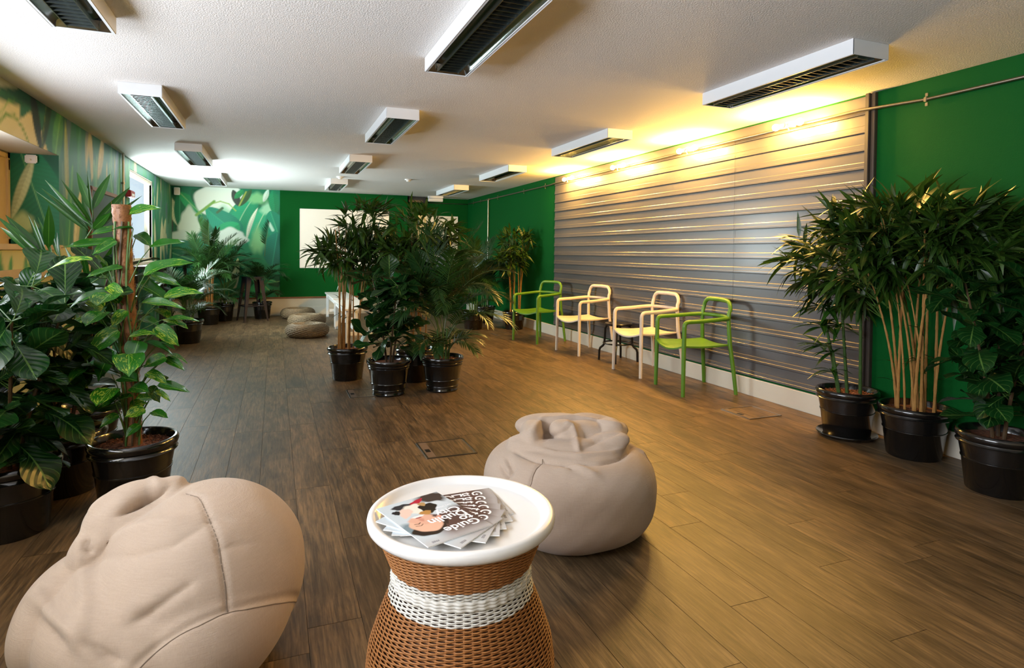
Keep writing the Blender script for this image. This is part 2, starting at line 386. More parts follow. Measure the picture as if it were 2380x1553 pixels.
# back wall: papered at the left, plain further right
cb = Canvas(XL, .12, .33, CE, .012); cb.fill((22, 120, 82)); cb.streak(5, 4, 11, (12, 92, 62), .1, .5)
def W(px, py): p = AT(px, py, YB); return (p.x, p.z)
def wl_(a, b, wpx, c, rib=None, bend=0, shp=1., edge=None): cb.leaf(W(*a), W(*b), wpx/122., c, rib, bend, edge, shp)
jungle(cb, 8, 14, XL, .1, .4, 1.3)
wl_((410, 560), (398, 436), 16, (16, 96, 58)); wl_((440, 545), (385, 446), 12, (186, 200, 160), (220, 226, 190), .04)
wl_((398, 545), (384, 480), 9, (60, 62, 58)); wl_((418, 530), (418, 445), 12, (12, 110, 66), (60, 160, 100)); wl_((470, 500), (416, 446), 13, (24, 150, 84), (150, 210, 130))
wl_((480, 480), (446, 440), 16, (14, 96, 60)); wl_((485, 486), (500, 440), 16, (20, 130, 86), (80, 180, 120)); wl_((460, 470), (520, 440), 14, (20, 128, 70))
cb.blob(*W(512, 468), .42, .36, (228, 240, 226), .08, 0, .06, 2); cb.blob(*W(520, 498), .22, .17, (150, 206, 170), .5); cb.blob(*W(440, 520), .18, .3, (206, 222, 200), .2)
wl_((541, 560), (600, 448), 27, (20, 150, 104), (170, 214, 170), .06, .8, (10, 110, 80)); wl_((585, 575), (628, 474), 24, (40, 160, 116), (190, 224, 180), .05, .8, (16, 120, 90))
cb.blob(*W(598, 462), .19, .13, (120, 190, 130), .5); cb.blob(*W(622, 487), .15, .13, (150, 208, 170), .5)
wl_((573, 560), (600, 482), 5, (206, 220, 196), None, .05)
wl_((556, 480), (541, 441), 9, (52, 62, 54)); wl_((556, 480), (585, 440), 8, (50, 90, 50)); cb.line([W(556, 478), W(572, 446)], .018, (150, 170, 70)); wl_((545, 462), (566, 441), 7, (30, 140, 80))
wl_((560, 545), (478, 482), 26, (12, 140, 108), (40, 170, 120), .03, .7); wl_((500, 560), (556, 520), 22, (20, 150, 96)); cb.blob(*W(535, 552), .3, .17, (206, 224, 212), .15)
cb.blob(*W(425, 548), .28, .1, (196, 214, 196), .3)
cb.line([W(470, 492), W(492, 474), W(512, 468), W(532, 474), W(548, 490)], .016, (150, 190, 90)); cb.line([W(456, 500), W(480, 482), W(498, 468)], .03, (120, 170, 70)); cb.line([W(505, 494), W(517, 484)], .03, (60, 100, 60))
wl_((640, 500), (634, 442), 12, (18, 130, 84)); wl_((612, 470), (624, 440), 6, (200, 224, 206)); wl_((652, 560), (628, 490), 22, (14, 126, 96), (60, 170, 120)); cb.line([W(626, 520), W(634, 535)], .035, (170, 210, 190)); wl_((632, 620), (645, 540), 26, (10, 104, 86), (40, 150, 120))
cb.blob(*W(598, 560), .14, .3, (110, 176, 120), .5)
me = cb.mesh('wall_back_papered', lambda u, v: (u, u*0+YB, v))
wb = struct(link('wall_back', me)); wb['label'] = 'back wall with bright banana-leaf wallpaper at the left'
# plain shell
struct(bx('wall_back_recess', ((2.5+XR)/2+.1, YB+.32, CE/2), (XR-2.5+.4, .1, CE+.2), M['green']))
gp = struct(bx('wall_back_green', ((.1+2.5)/2, YB+.11, (.345+CE)/2), (2.4, .26, CE-.345), M['green']))
struct(bx('wall_back_lower', ((XL+2.5)/2, YB+.14, .165), (2.5-XL, .27, .33), M['white_wall']))
struct(bx('trim_back_rail', ((XL+2.5)/2, YB-.008, .337), (2.5-XL, .034, .024), M['brown']))
struct(bx('baseboard_back', ((XL+2.5)/2, YB-.004, .075), (2.5-XL, .02, .15), M['base'], None, .004))
struct(bx('wall_right', (XR+.06, (YF+YB)/2+.15, CE/2), (.12, YB-YF+.6, CE+.1), M['green']))
struct(bx('wall_front', ((XL+XR)/2, YF-.06, CE/2), (XR-XL+1.6, .12, CE+.1), M['white_wall']))
struct(bx('baseboard_right', (XR-.012, (YF+YB)/2+.1, .077), (.024, YB-YF+.3, .154), M['base'], None, .005))
struct(bx('ceiling', ((XL+XR)/2, (YF+YB)/2+.2, CE+.06), (XR-XL+.3, YB-YF+.7, .12), M['ceiling']))
struct(bx('wall_left_outer_base', (XL-.055, (YF+YB)/2+.2, .48), (.1, YB-YF+.8, 1.1), M['white_wall']))
struct(bx('wall_left_outer', (XL-.06, (WIN1[1]+WIN2[0])/2, 1.2), (.1, WIN2[0]-WIN1[1]-.02, 2.4), M['white_wall']))
struct(bx('wall_left_outer_end', (XL-.06, (WIN2[1]+YB+.4)/2, 1.2), (.1, YB+.4-WIN2[1], 2.4), M['white_wall']))
struct(bx('trim_left_rail', (XL+.02, (1.0+8.7)/2, 1.04), (.05, 7.7, .065), M['beige'], None, .004))
# floor of planks
fl = struct(bx('floor', ((XL+XR)/2, (YF+YB)/2+.2, -.03), (XR-XL+.3, YB-YF+.7, .04), M['gap']))
PW, PL_, PH = .1715, 1.22, .01
pm = MB().box((0, 0, PH/2-.01), (PW-.0011, PL_-.0011, PH+.0), None, .0006).mesh('plank', M['plank'], True, 30)
rnd = random.Random(12); pl = []
x0 = 1.129-17*PW
fix_j = {1.129: 1.40, 1.472: 1.64, 1.987: 1.73, 1.302: 2.3}
i = 0
xx = 1.129-PW*17
while xx < XR:
    j = None
    for k_, v_ in fix_j.items():
        if abs(xx-k_) < .02: j = v_
    y = (j if j is not None else rnd.uniform(0, PL_)) - 4*PL_
    while y < YB+.5:
        if y+PL_ > YF and y < YB+.2: pl.append((xx+PW/2, y+PL_/2))
        y += PL_
    xx += PW
pl = [p for p in pl if p[0]-PW/2 > XL-.1]
pl.sort(key=lambda p: math.hypot(p[0]-.6, p[1]-1.0)+(8 if p[1] < .9 or p[0] < -1.5 else 0))
def clipx(p): return min(p[0]+PW/2, XR)-max(p[0]-PW/2, XL)
rest = MB(); rest_uv = []
for i, p in enumerate(pl):
    y0, y1 = max(p[1]-PL_/2, YF), min(p[1]+PL_/2, YB+.28); xa, xb = max(p[0]-PW/2, XL), min(p[0]+PW/2, XR)
    if i < 296 and y1-y0 > PL_-.01 and xb-xa > PW-.004:
        o = link('plank', pm, fl); o.location = (p[0], p[1], 0)
    elif xb-xa > .01 and y1-y0 > .02:
        rest.box(((xa+xb)/2, (y0+y1)/2, -PH/2), (xb-xa-.0018, y1-y0-.0018, PH))
tag(part('far_planks', rest, M['plank'], fl, False), None, None, None, 'stuff')

# ---- near window recess and far window
def window(n, win, deep, reveal, nm):
    y0, y1, z0, z1 = win; ym, zm = (y0+y1)/2, (z0+z1)/2
    wroot = tag(bpy.data.objects.new('window_%d' % n, None), nm, None, None, 'structure'); COL.objects.link(wroot)
    def b(name, c, d, m, bev=0): return bx(name, c, d, m, wroot, bev)
    b('lintel', (XL-deep/2-.02, ym, z1+.06), (deep+.03, y1-y0+.1, .12), M['white_wall'])
    b('window_sill', (XL-deep/2+.005, ym, z0-.02), (deep+.04, y1-y0+.02, .04), M['beige'] if n == 1 else M['base'], .003)
    b('reveal', (XL-deep/2-.01, y0-.03, zm), (deep-.01, .06, z1-z0+.1), M['white_wall'])
    if reveal is None: b('reveal', (XL-deep/2-.01, y1+.03, zm), (deep-.01, .06, z1-z0+.1), M['white_wall'])
    fx = XL-deep
    fw_ = .06 if n == 1 else .02
    for s, yy in ((-1, y0+.025), (1, y1-.025)): b('window_frame', (fx, yy, zm), (fw_, .05, z1-z0), M['beige'] if n == 1 else M['base'], .004)
    b('window_frame', (fx, ym, z1-.025), (.06, y1-y0, .05), M['beige'] if n == 1 else M['base'], .004); b('window_frame', (fx, ym, z0+.025), (.06, y1-y0, .05), M['beige'] if n == 1 else M['base'], .004)
    k = 5 if n == 1 else 1
    for i in range(1, k): b('mullion', (fx, y0+(y1-y0)*i/k, zm), (.05, .05, z1-z0-.1), M['base'], .004)
    for i in range(k):
        ya, yb = y0+(y1-y0)*i/k, y0+(y1-y0)*(i+1)/k; b('pane' if not (n == 1 and i == 4) else 'closed_shutter_panel', (fx, (ya+yb)/2, zm), (.006 if not (n == 1 and i == 4) else .03, yb-ya-.05, z1-z0-.1), M['pane'] if not (n == 1 and i == 4) else M['beige'])
    return wroot

w1 = window(1, WIN1, .36, True, 'long window recess in the left wall near the camera, with a papered reveal')
w2 = window(2, WIN2, .05, None, 'overexposed white window at the far end of the left wall')
# outer shell behind the windows' sides so that daylight only enters by the openings
struct(bx('wall_left_outer_top', (XL-.055, (YF+YB)/2+.2, 2.30), (.1, YB-YF+.8, .15), M['white_wall']))
# papered far reveal of window 1
cr = Canvas(0, .36, 1.25, 2.0, .008); cr.fill((10, 100, 66)); cr.streak(7, 6, 3, (8, 80, 54), .2, .5)
cr.leaf((.0, 1.1), (.30, 2.15), .20, (14, 110, 70), (120, 180, 110), .0, None, 1)
cr.leaf((.33, 1.45), (.17, 1.99), .045, (180, 190, 140)); cr.blob(.25, 1.43, .11, .10, (170, 190, 130), .5); cr.blob(.3, 1.34, .12, .05, (120, 160, 100), .5)
me = cr.mesh('papered_reveal', lambda u, v: (XL-u, u*0+WIN1[1], v), flip=True)
link('papered_reveal', me, w1)
bx('latch', (XL-.345, WIN1[1]-.02, 1.90), (.03, .03, .09), M['whitepl'], w1, .004)
# sensor hanging under the recess soffit
def detector(loc, label, grp=None, flip=False):
    t = thing('smoke_detector', label, 'detector', loc)
    part('base', MB().lathe([(0, 0), (.055, 0), (.056, -.012), (.048, -.018), (0, -.018)], 24), M['whitepl'], t)
    part('sensor_dome', MB().lathe([(.032, -.016), (.032, -.03), (.022, -.038), (0, -.04)], 20), M['whitepl'], t); return t
detector((.93, 9.5, CE), 'white round smoke detector beside the rearmost middle ceiling light')
detector((1.945, 9.38, CE), 'white round smoke detector on the bare ceiling between the middle and right light rows')
t = thing('wall_bracket', 'small white rounded bracket under the soffit of the near window recess', 'bracket', (-1.86, 6.085, 1.955))
part('plate', MB().box((0, 0, 0), (.085, .018, .07), None, .008), M['whitepl'], t); part('hook', MB().tube([(0, -.008, -.01), (0, -.025, -.015), (0, -.03, -.005)], .004, 6), M['whitepl'], t)
t = thing('loudspeaker', 'small white box speaker high in the far left corner', 'speaker', (XL+.09, YB-.07, 2.25))
bx('cabinet', (0, 0, 0), (.09, .07, .13), M['whitepl'], t, .006); bx('grille', (0, -.038, 0), (.07, .006, .1), M['base'], t)

# ---- steel cladding on the right wall
Y0, Y1 = 3.0, 8.06
t = thing('wall_cladding', 'grey ribbed steel cladding sheet across the right wall behind the chairs', 'cladding', (XR, 0, 0))
zt = 2.335; PT = .1275; n = 17
for i in range(n):
    za = zt-PT*i; zb = za-PT+.0015
    if zb < .16: zb = .16
    h = za-zb
    prof = [(-.008, za), (-.008, za-.004), (-.013, za-.006), (-.0135, zb+.052), (-.0175, zb+.047), (-.018, zb+.020), (-.0205, zb+.018), (-.021, zb+.004), (-.0195, zb), (-.008, zb), (0, zb)]
    if h < .1: prof = [(-.012, za), (-.012, zb), (0, zb)]
    mb = MB(); nn = len(prof)
    for yy in (Y0+.035, Y1): mb.v += [(p[0], yy, p[1]) for p in prof]+[(0, yy, za)]
    m_ = nn+1
    for q in range(nn): mb.f.append((q, q+1, q+1+m_, q+m_))
    mb.f.append(tuple(range(m_))[::-1]); mb.f.append(tuple(range(m_, 2*m_)))
    part('slat', mb, M['clad'], t, False)
bx('side_frame', (-.02, Y0+.012, 1.25), (.05, .03, 2.19), M['darkframe'], t, .003)
bx('side_frame', (-.012, Y0-.02, 1.25), (.03, .03, 2.19), M['darkframe'], t, .003)
bx('sheet_joint', (-.0215, 4.32, 1.2), (.0008, .002, 2.1), M['dark'], t)
# ---- conduit with bare lamps
t = CONDUIT = thing('conduit', 'thin grey metal conduit running along the top of the right wall and cladding', 'conduit')
pts = [(XR-.03, 12.3, 2.243), (XR-.03, 8.2, 2.235), (XR-.055, 8.0, 2.235), (XR-.055, 3.05, 2.235), (XR-.04, 2.8, 2.222), (XR-.022, 2.62, 2.214), (XR-.022, YF+.03, 2.205)]
part('pipe', MB().tube(pts, .0105, 10), M['gal'], t)
part('pipe', MB().tube([(XR-.03, 12.4, 2.243), (XR-.06, YB+.24, 2.243), (2.55, YB+.24, 2.243)], .0095, 8), M['gal'], t)
part('drop_pipe', MB().tube([(XR-.03, 11.0, 2.24), (XR-.03, 11.0, .17)], .012, 10), M['gal'], t)
part('pipe_tee', MB().tube([(XR-.03, 11.05, 2.241), (XR-.03, 10.95, 2.241)], .018, 10), M['gal'], t)
cm = MB().box((0, 0, 0), (.016, .022, .03), None, .004).box((.009, 0, .03), (.005, .018, .022), None, .002).box((.009, 0, -.03), (.005, .018, .022), None, .002).mesh('saddle_clip', M['gal'])
for yy in (2.62, .9, 8.4, 9.25, 10.5, 11.5, 11.95):
    o = link('saddle_clip', cm, t); o.location = (XR-.026, yy, 2.214 if yy < 3 else 2.238)
be = N('glowing_bulb'); be.b.inputs['Emission Color'].default_value = (1, .62, .26, 1); be.b.inputs['Emission Strength'].default_value = 40; M['bulb'] = be.m
names_ = ['closest to the camera', 'second from the near end of the cladding', 'third from the near end of the cladding', 'at the far end of the cladding']
for i, yy in enumerate(LAMPY):
    bx('conduit_hanger', (XR-.055, yy, 2.235), (.03, .02, .02), M['gal'], CONDUIT)
    t = thing('wall_lamp', 'twin glowing bulb fitting on the conduit, '+names_[i], 'lamp', (XR-.125, yy, 2.235), 0, 'bulb fittings on the conduit')
    part('junction_box', MB().lathe([(0, -.02), (.03, -.02), (.032, -.016), (.032, .016), (.03, .02), (0, .02)], 20), M['whitepl'], t)
    part('cord', MB().tube([(-.03, 0, -.005), (-.05, -.02, -.02), (-.045, -.04, -.05), (-.06, -.05, -.055)], .004, 6), M['whitepl'], t)
    for s in (-1, 1):
        part('bulb_socket', MB().tube([(-.02, s*.025, 0), (-.02, s*.075, 0)], .017, 14), M['whitepl'], t)
        part('bulb', MB().lathe([(0, 0), (.012, 0), (.014, .012), (.024, .03), (.028, .045), (.024, .062), (.012, .072), (0, .074)], 16).add([], []), M['bulb'], t)
        b = t.children[-1] if len(t.children) else None
    bs = [o for o in COL.objects if o.name.startswith('bulb') and not o.name.startswith('bulb_socket')][-2:]
    for s, o in zip((-1, 1), bs):
        o.location = (-.02, s*.072, 0); o.rotation_euler = (-s*PI/2, 0, 0)
        l = bpy.data.lights.new('bulb_light', 'POINT'); l.energy = LAMP_E; l.color = WARM; l.shadow_soft_size = .04
        lo = bpy.data.objects.new('bulb_light', l); COL.objects.link(lo); lo.location = (XR-.125-.02, yy+s*.118, 2.235)

# ---- ceiling luminaires
LX, LW, LH = 1.19, .262, .083
def luminaire(louvre=True):
    t = thing('ceiling_light', 'x', 'ceiling light')
    h = MB(); wt = .004
    for s in (-1, 1):
        h.box((s*(LW/2-.003), 0, -LH/2), (.006, LX, LH), None, .0025); h.box((0, s*(LX/2-.003), -LH/2), (LW, .006, LH), None, .0025)
        h.box((s*(LW/2-.009), 0, -LH+.003), (.014, LX-.01, .004))
    h.box((0, 0, -.004), (LW-.01, LX-.01, .006))
    part('housing', h, M['white'], t)
    for s in (-1, 1):
        mb = MB(); xo, xi = s*(LW/2-.014), s*.062
        ps = [(xo, -LH+.004), (xo-s*.006, -LH+.02), (xo-s*.02, -.05), (s*.085, -.034), (xi, -.03), (xi, -LH+.004)]
        for yy in (-LX/2+.03, LX/2-.03): mb.v += [(a, yy, b) for a, b in ps]
        q = len(ps); mb.f += [(a, a+1, a+1+q, a+q) for a in range(q-1)]
        part('side_reflector', mb, M['mirror'], t, True, 60)
        if louvre: bx('louvre_rail', (s*.061, 0, -LH+.012), (.004, LX-.06, .022), M['blade'], t)
    for s in (-1, 1):
        eb = MB()
        eb.v += [(-LW/2+.014, s*(LX/2-.008), -LH+.004), (LW/2-.014, s*(LX/2-.008), -LH+.004), (LW/2-.034, s*(LX/2-.035), -.035), (-LW/2+.034, s*(LX/2-.035), -.035)]
        q = len(eb.v)-4; eb.f.append((q, q+1, q+2, q+3))
        part('end_reflector', eb, M['mirror'], t, False)
    bx('back_reflector', (0, 0, -.016), (.13, LX-.04, .003), M['mirror'], t)
    if louvre:
        bm_ = MB(); xs = [-.059, -.03, 0, .03, .059]; zz = [-.066, -.058, -.055, -.058, -.066]
        for a in range(5): bm_.v += [(xs[a], -.0016, -LH+.002), (xs[a], -.0016, zz[a]+.018), (xs[a], .0016, -LH+.002), (xs[a], .004, zz[a]+.018)]
        for a in range(4): q = a*4; bm_.f += [(q, q+4, q+5, q+1), (q+2, q+3, q+7, q+6), (q, q+2, q+6, q+4), (q+1, q+5, q+7, q+3)]
        bme = bm_.mesh('louvre_blade', M['blade'], False)
        for i in range(24):
            o = link('louvre_blade', bme, t); o.location = (0, -LX/2+.05+i*(LX-.1)/23, 0)
    part('tube', MB().tube([(0, -LX/2+.04, -.038), (0, LX/2-.04, -.038)], .013, 10), M['glasstube'], t)
    if not louvre: bx('ballast_box', (-.03, LX/2-.2, -.05), (.06, .2, .04), M['white'], t, .004)
    return t
lm = luminaire(); lm2 = luminaire(False)
bpy.context.view_layer.update()
for q in (lm, lm2):
    KIDS[q.name] = list(q.children)
rows = [(-.848, 'left', ['nearest the camera, cut by the top edge', 'second from the camera, above the window recess', 'third from the camera', 'at the far end']),
        (.945, 'middle', ['nearest the camera, cut by the top edge', 'second from the camera', 'third from the camera', 'at the far end']),
        (2.925, 'right', ['nearest the camera', 'second from the camera, beside the lamps', 'third from the camera, its louvre missing', 'at the far end'])]
first = [True, True]
for x, rn, lb in rows:
    for i, y in enumerate((2.29, 4.77, 7.25, 9.77)):
        src, k_ = (lm2, 1) if (rn == 'right' and i == 2) else (lm, 0)
        o = src if first[k_] else copy_tree(src); first[k_] = False
        o.location = (x, y+LX/2, CE); tag(o, 'white strip light in the %s ceiling row, %s' % (rn, lb[i]), 'ceiling light', 'strip lights in three ceiling rows')
# emergency light and duct in the back corner
t = thing('emergency_light', 'white emergency light box under the ceiling in the far right corner', 'light', (3.02, 11.9, 2.345))
bx('casing', (0, 0, -.02), (.30, .1, .04), M['whitepl'], t, .006); part('diffuser', MB().tube([(-.145, 0, -.075), (.145, 0, -.075)], .038, 16), M['whitepl'], t)
for s in (-1, 1): bx('bracket', (s*.1, 0, -.045), (.01, .03, .03), M['gal'], t)
t = thing('air_duct', 'dark boxed duct under the ceiling of the back recess', 'duct', (2.72, YB+.12, 2.285))
bx('duct_body', (0, 0, 0), (.36, .13, .10), M['darkframe'], t, .004); bx('flange', (.165, -.0, 0), (.02, .14, .12), M['darkframe'], t, .003)
# boards
def wboard(name, c, wd, ht, label):
    t = thing(name, label, 'whiteboard', c)
    bx('board_surface', (0, -.008, 0), (wd, .016, ht), M['board'], t, .003)
    for s in (-1, 1): bx('frame_edge', (s*(wd/2), -.01, 0), (.008, .02, ht), M['whitepl'], t); bx('frame_edge', (0, -.01, s*(ht/2)), (wd, .02, .008), M['whitepl'], t)
wboard('whiteboard', (1.287, YB-.022, 1.458), 1.67, 1.115, 'large plain whiteboard mounted on the green back wall')
wboard('whiteboard', (3.2, YB+.268, 1.45), .86, 1.05, 'smaller whiteboard in the back recess, mostly hidden by the middle plants')
t = thing('chalkboard', 'wood-framed chalkboard on the left wall behind the palm fronds', 'chalkboard', (XL, 7.49, 1.42))
bx('slate', (.012, 0, 0), (.02, 1.0, .76), M['chalk'], t)
for s in (-1, 1): bx('frame_rail', (.016, 0, s*.395), (.03, 1.06, .04), M['brown'], t, .003); bx('frame_stile', (.016, s*.515, 0), (.03, .04, .82), M['brown'], t, .003)
t = thing('wall_pipe', 'slim white vertical pipe on the left wall just before the far window', 'pipe', (XL+.022, 8.335, 0))
part('pipe_run', MB().tube([(0, 0, .1), (0, 0, CE)], .014, 10), M['base'], t)
for z in (2.0, 1.3): part('pipe_clip', MB().tube([(0, 0, z-.012), (0, 0, z+.012)], .02, 10), M['gal'], t)
t = thing('alarm_box', 'dark red alarm box on the left wall beside the far window', 'alarm', (XL+.03, 8.66, 1.90))
bx('casing', (0, 0, 0), (.06, .24, .085), M['red'], t, .008); bx('label_strip', (.031, 0, -.01), (.003, .14, .03), M['whitepl'], t)
# floor boxes
def fbox(c, label, a=.31, rz=0):
    t = thing('floor_box', label, 'floor box', (c[0], c[1], .001), rz, 'floor access boxes')
    h = a/2
    for s in (-1, 1): bx('trim_edge', (s*(h-.005), 0, .001), (.01, a, .006), M['gal'], t); bx('trim_edge', (0, s*(h-.005), .001), (a-.02, .01, .006), M['gal'], t)
    bx('lid', (.02, 0, -.001), (a-.06, a-.02, .005), M['plank'], t); bx('metal_flap', (-h+.035, 0, .0005), (.05, a-.022, .006), M['flap'], t, .001)
    bx('finger_slot', (-h+.035, -.02, .004), (.028, .05, .002), M['dark'], t)
fbox((.993, 3.615), 'square floor access box in the open floor behind the beanbag'); fbox((3.43, 3.64), 'square floor access box by the near end of the cladding')
fbox((.74, 5.28), 'floor access box edge peeping between the middle plant pots'); fbox((3.19, 8.4), 'floor access box in front of the far corner pots')

# ================================================================== FURNITURE
# ---- armchairs
def arc(c, r, a0, a1, n, f): return [f(c[0]+r*math.cos(a0+(a1-a0)*i/n), c[1]+r*math.sin(a0+(a1-a0)*i/n)) for i in range(n+1)]
def armchair(mat, label, cat='chair'):
    t = thing('armchair', label, cat)
    for s in (-1, 1):
        # front leg and arm as two parts
        part('front_leg', MB().tube([(s*.255, -.235, 0), (s*.252, -.232, .2), (s*.25, -.23, .44), (s*.25, -.228, .60)], [.0165, .018, .019, .019], 10), mat, t)
        part('armrest', MB().tube([(s*.25, -.228, .59)]+[(s*.25, -.228+.04*(1-math.cos(a)), .60+.04*math.sin(a)) for a in (.4, .8, 1.2, 1.57)]+[(s*.25, -.05, .645), (s*.246, .1, .655), (s*.235, .18, .66), (s*.21, .222, .662)], .0185, 10, True, 1.0), mat, t)
        part('rear_leg', MB().tube([(s*.262, .27, 0), (s*.245, .25, .22), (s*.225, .225, .44), (s*.215, .215, .66)], [.0165, .018, .019, .0175], 10), mat, t)
    hoop = [(-.215, .215, .65), (-.213, .222, .71)]+[(-.213+.075*(1-math.cos(a)), .232+.012*a/1.57, .735+.075*math.sin(a)) for a in (.0, .4, .8, 1.2, 1.57)]
    hoop = hoop+[(0, .262, .812)]+[(-x, y, z) for x, y, z in hoop[::-1]]
    part('back_hoop', MB().tube(hoop, .0175, 10, True, 1.1), mat, t)
    part('back_rail', MB().tube([(-.21, .218, .66), (-.15, .25, .662), (-.07, .268, .664), (0, .272, .664), (.07, .268, .664), (.15, .25, .662), (.21, .218, .66)], .0175, 10), mat, t)
    mb = MB(); nx, ny = 12, 12
    for lay in (0, 1):
        for j in range(ny+1):
            for i in range(nx+1):
                v = j/ny; u = i/nx*2-1; wd = .25-.03*v; y = -.245+.47*v; z = .437-.018*(1-u*u)-.012*math.sin(PI*v)-.03*max(0, .12-v)*8*(1-u*u)
                mb.v.append((u*wd, y-.02*(1-u*u)*(1-v), z-lay*.014))
    q = (nx+1)*(ny+1)
    for j in range(ny):
        for i in range(nx): a = j*(nx+1)+i; mb.f += [(a, a+1, a+nx+2, a+nx+1), (a+q+nx+1, a+q+nx+2, a+q+1, a+q)]
    ring = [i for i in range(nx+1)]+[j*(nx+1)+nx for j in range(1, ny+1)]+[ny*(nx+1)+i for i in range(nx-1, -1, -1)]+[j*(nx+1) for j in range(ny-1, 0, -1)]
    for a, b in zip(ring, ring[1:]+ring[:1]): mb.f.append((b, a, a+q, b+q))
    part('seat', mb, mat, t, True, 50); return t
cg = armchair(M['chair_g'], ''); cw = armchair(M['chair_w'], ''); bpy.context.view_layer.update()
for q in (cg, cw): KIDS[q.name] = list(q.children)
def putc(o, x, y, fx, fy, label):
    o.location = (x, y, 0); o.rotation_euler = (0, 0, math.atan2(fx, -fy)); tag(o, label, 'chair', 'open-frame plastic armchairs along the cladding')
putc(cg, 3.52, 4.455, -.989, .147, 'green plastic open-frame armchair nearest the camera, at the near end of the chair row')
putc(cw, 3.575, 5.27, -1, .0, 'white plastic open-frame armchair next to the near green one, in front of the black stool')
putc(copy_tree(cw), 3.57, 6.62, -.993, -.1, 'white plastic open-frame armchair behind the black stool, second from the far end')
putc(copy_tree(cg), 3.42, 7.67, -.955, -.29, 'green plastic open-frame armchair farthest away, by the bamboo pot')
# ---- black low stool
t = thing('low_stool', 'low black metal stool with bent legs between the two white armchairs', 'stool', (3.645, 5.93, 0), .1)
part('seat', MB().lathe([(0, .405), (.14, .405), (.152, .412), (.155, .425), (.15, .432), (.13, .428), (0, .424)], 32), M['blackm'], t)
for k_ in range(4):
    a = PI/4+k_*PI/2; c, s = math.cos(a), math.sin(a); P = lambda r, z: (r*c, r*s, z)
    part('leg', MB().tube([P(.10, .405), P(.135, .395), P(.15, .37), P(.155, .25), P(.158, .19), P(.175, .165), P(.205, .14), P(.215, .11), P(.218, 0)], .0125, 8), M['blackm'], t)
rg = [(.168*math.cos(a), .168*math.sin(a), .205) for a in np.linspace(0, 2*PI, 33)]
part('foot_ring', MB().tube(rg, .009, 8, False), M['blackm'], t)
# ---- metal bar stool
t = thing('bar_stool', 'tall gunmetal metal bar stool with tapering legs among the far left plants', 'stool', (-.35, 11.36, 0), .35)
part('seat', MB().box((0, 0, .755), (.30, .30, .02), None, .012).box((0, 0, .735), (.27, .27, .03), None, .008), M['steel'], t)
for sx in (-1, 1):
    for sy in (-1, 1):
        mb = MB(); tp, bt = .135, .205; wt, wb_ = .075, .028
        mb.v = [(sx*tp, sy*tp, .745), (sx*(tp-wt), sy*tp, .745), (sx*tp, sy*(tp-wt), .745), (sx*bt, sy*bt, 0), (sx*(bt-wb_), sy*bt, 0), (sx*bt, sy*(bt-wb_), 0),
                (sx*(tp-.006), sy*(tp-.006), .745), (sx*(bt-.006), sy*(bt-.006), 0)]
        mb.f = [(0, 1, 4, 3), (0, 3, 5, 2), (1, 6, 7, 4), (6, 2, 5, 7), (3, 4, 7), (3, 7, 5), (0, 6, 1), (0, 2, 6)]
        part('leg', mb, M['steel'], t, False)
for s in (-1, 1):
    bx('foot_rail', (0, s*.178, .27), (.36, .006, .022), M['steel'], t); bx('foot_rail', (s*.178, 0, .27), (.006, .36, .022), M['steel'], t)
# ---- white benches end to end
def bench(x0, y0, y1, z, label):
    xm, wd = x0+.17, .34
    t = thing('bench', label, 'bench', (xm, (y0+y1)/2, 0), 0, 'white benches end to end'); h = (y1-y0)/2
    bx('bench_top', (0, 0, z-.012), (wd+.05, y1-y0, .026), M['whitepl'], t, .003)
    for sx in (-1, 1):
        bx('apron', (sx*(wd/2-.02), 0, z-.06), (.02, y1-y0-.1, .07), M['whitepl'], t)
        for sy in (-1, 1): bx('leg', (sx*(wd/2-.02), sy*(h-.06), (z-.025)/2), (.045, .045, z-.025), M['whitepl'], t, .003)
    for sy in (-1, 1): bx('stretcher', (0, sy*(h-.06), .12), (wd-.08, .025, .05), M['whitepl'], t)
    bx('stretcher', (0, 0, .12), (.025, y1-y0-.14, .05), M['whitepl'], t)
bench(.90, 10.0, 11.72, .455, 'white slatted-leg bench farther from the camera, against the green back wall')
bench(.89, 8.2, 9.86, .455, 'white bench nearer the camera, behind the middle bamboo pot')
# ---- tall black table by the far window
t = thing('bar_table', 'tall black bar table under the far window, behind the pothos', 'table', (-1.48, 9.9, 0))
bx('table_top', (0, 0, .99), (.34, 2.3, .035), M['dark'], t, .004)
for sx in (-1, 1):
    for sy in (-1, 1): bx('leg', (sx*.14, sy*1.1, .486), (.045, .045, .973), M['dark'], t, .003)
# ---- woven rings
def ring(mb, r, z, th, amp, N_, ph, segs, sides=5, cx=0, cy=0):
    base = len(mb.v)
    a = np.arange(segs)/segs*2*PI; rr_ = r+amp*np.cos(a*N_/2+ph)
    for k in range(segs):
        ca, sa = math.cos(a[k]), math.sin(a[k])
        for j in range(sides):
            b = 2*PI*j/sides; q = rr_[k]+th*math.cos(b)*.8; mb.v.append((cx+q*ca, cy+q*sa, z+th*math.sin(b)))
    for k in range(segs):
        for j in range(sides):
            a_ = base+k*sides+j; b_ = base+k*sides+(j+1) % sides; c_ = base+((k+1) % segs)*sides+(j+1) % sides; d_ = base+((k+1) % segs)*sides+j
            mb.f.append((a_, b_, c_, d_))
def interp(prof, z): return float(np.interp(z, [p[0] for p in prof], [p[1] for p in prof]))
t = thing('wicker_table', 'round hourglass wicker side table with a white tray top in the foreground', 'table', (.487, 1.60, 0))
profT = [(0, .236), (.03, .252), (.09, .258), (.15, .250), (.22, .226), (.28, .202), (.325, .187), (.345, .186), (.375, .194), (.42, .212), (.478, .234)]
N_ = 60; zs = []; z = .012
while z < .476: zs.append(z); z += .0046
lo = MB(); wh = MB(); up = MB()
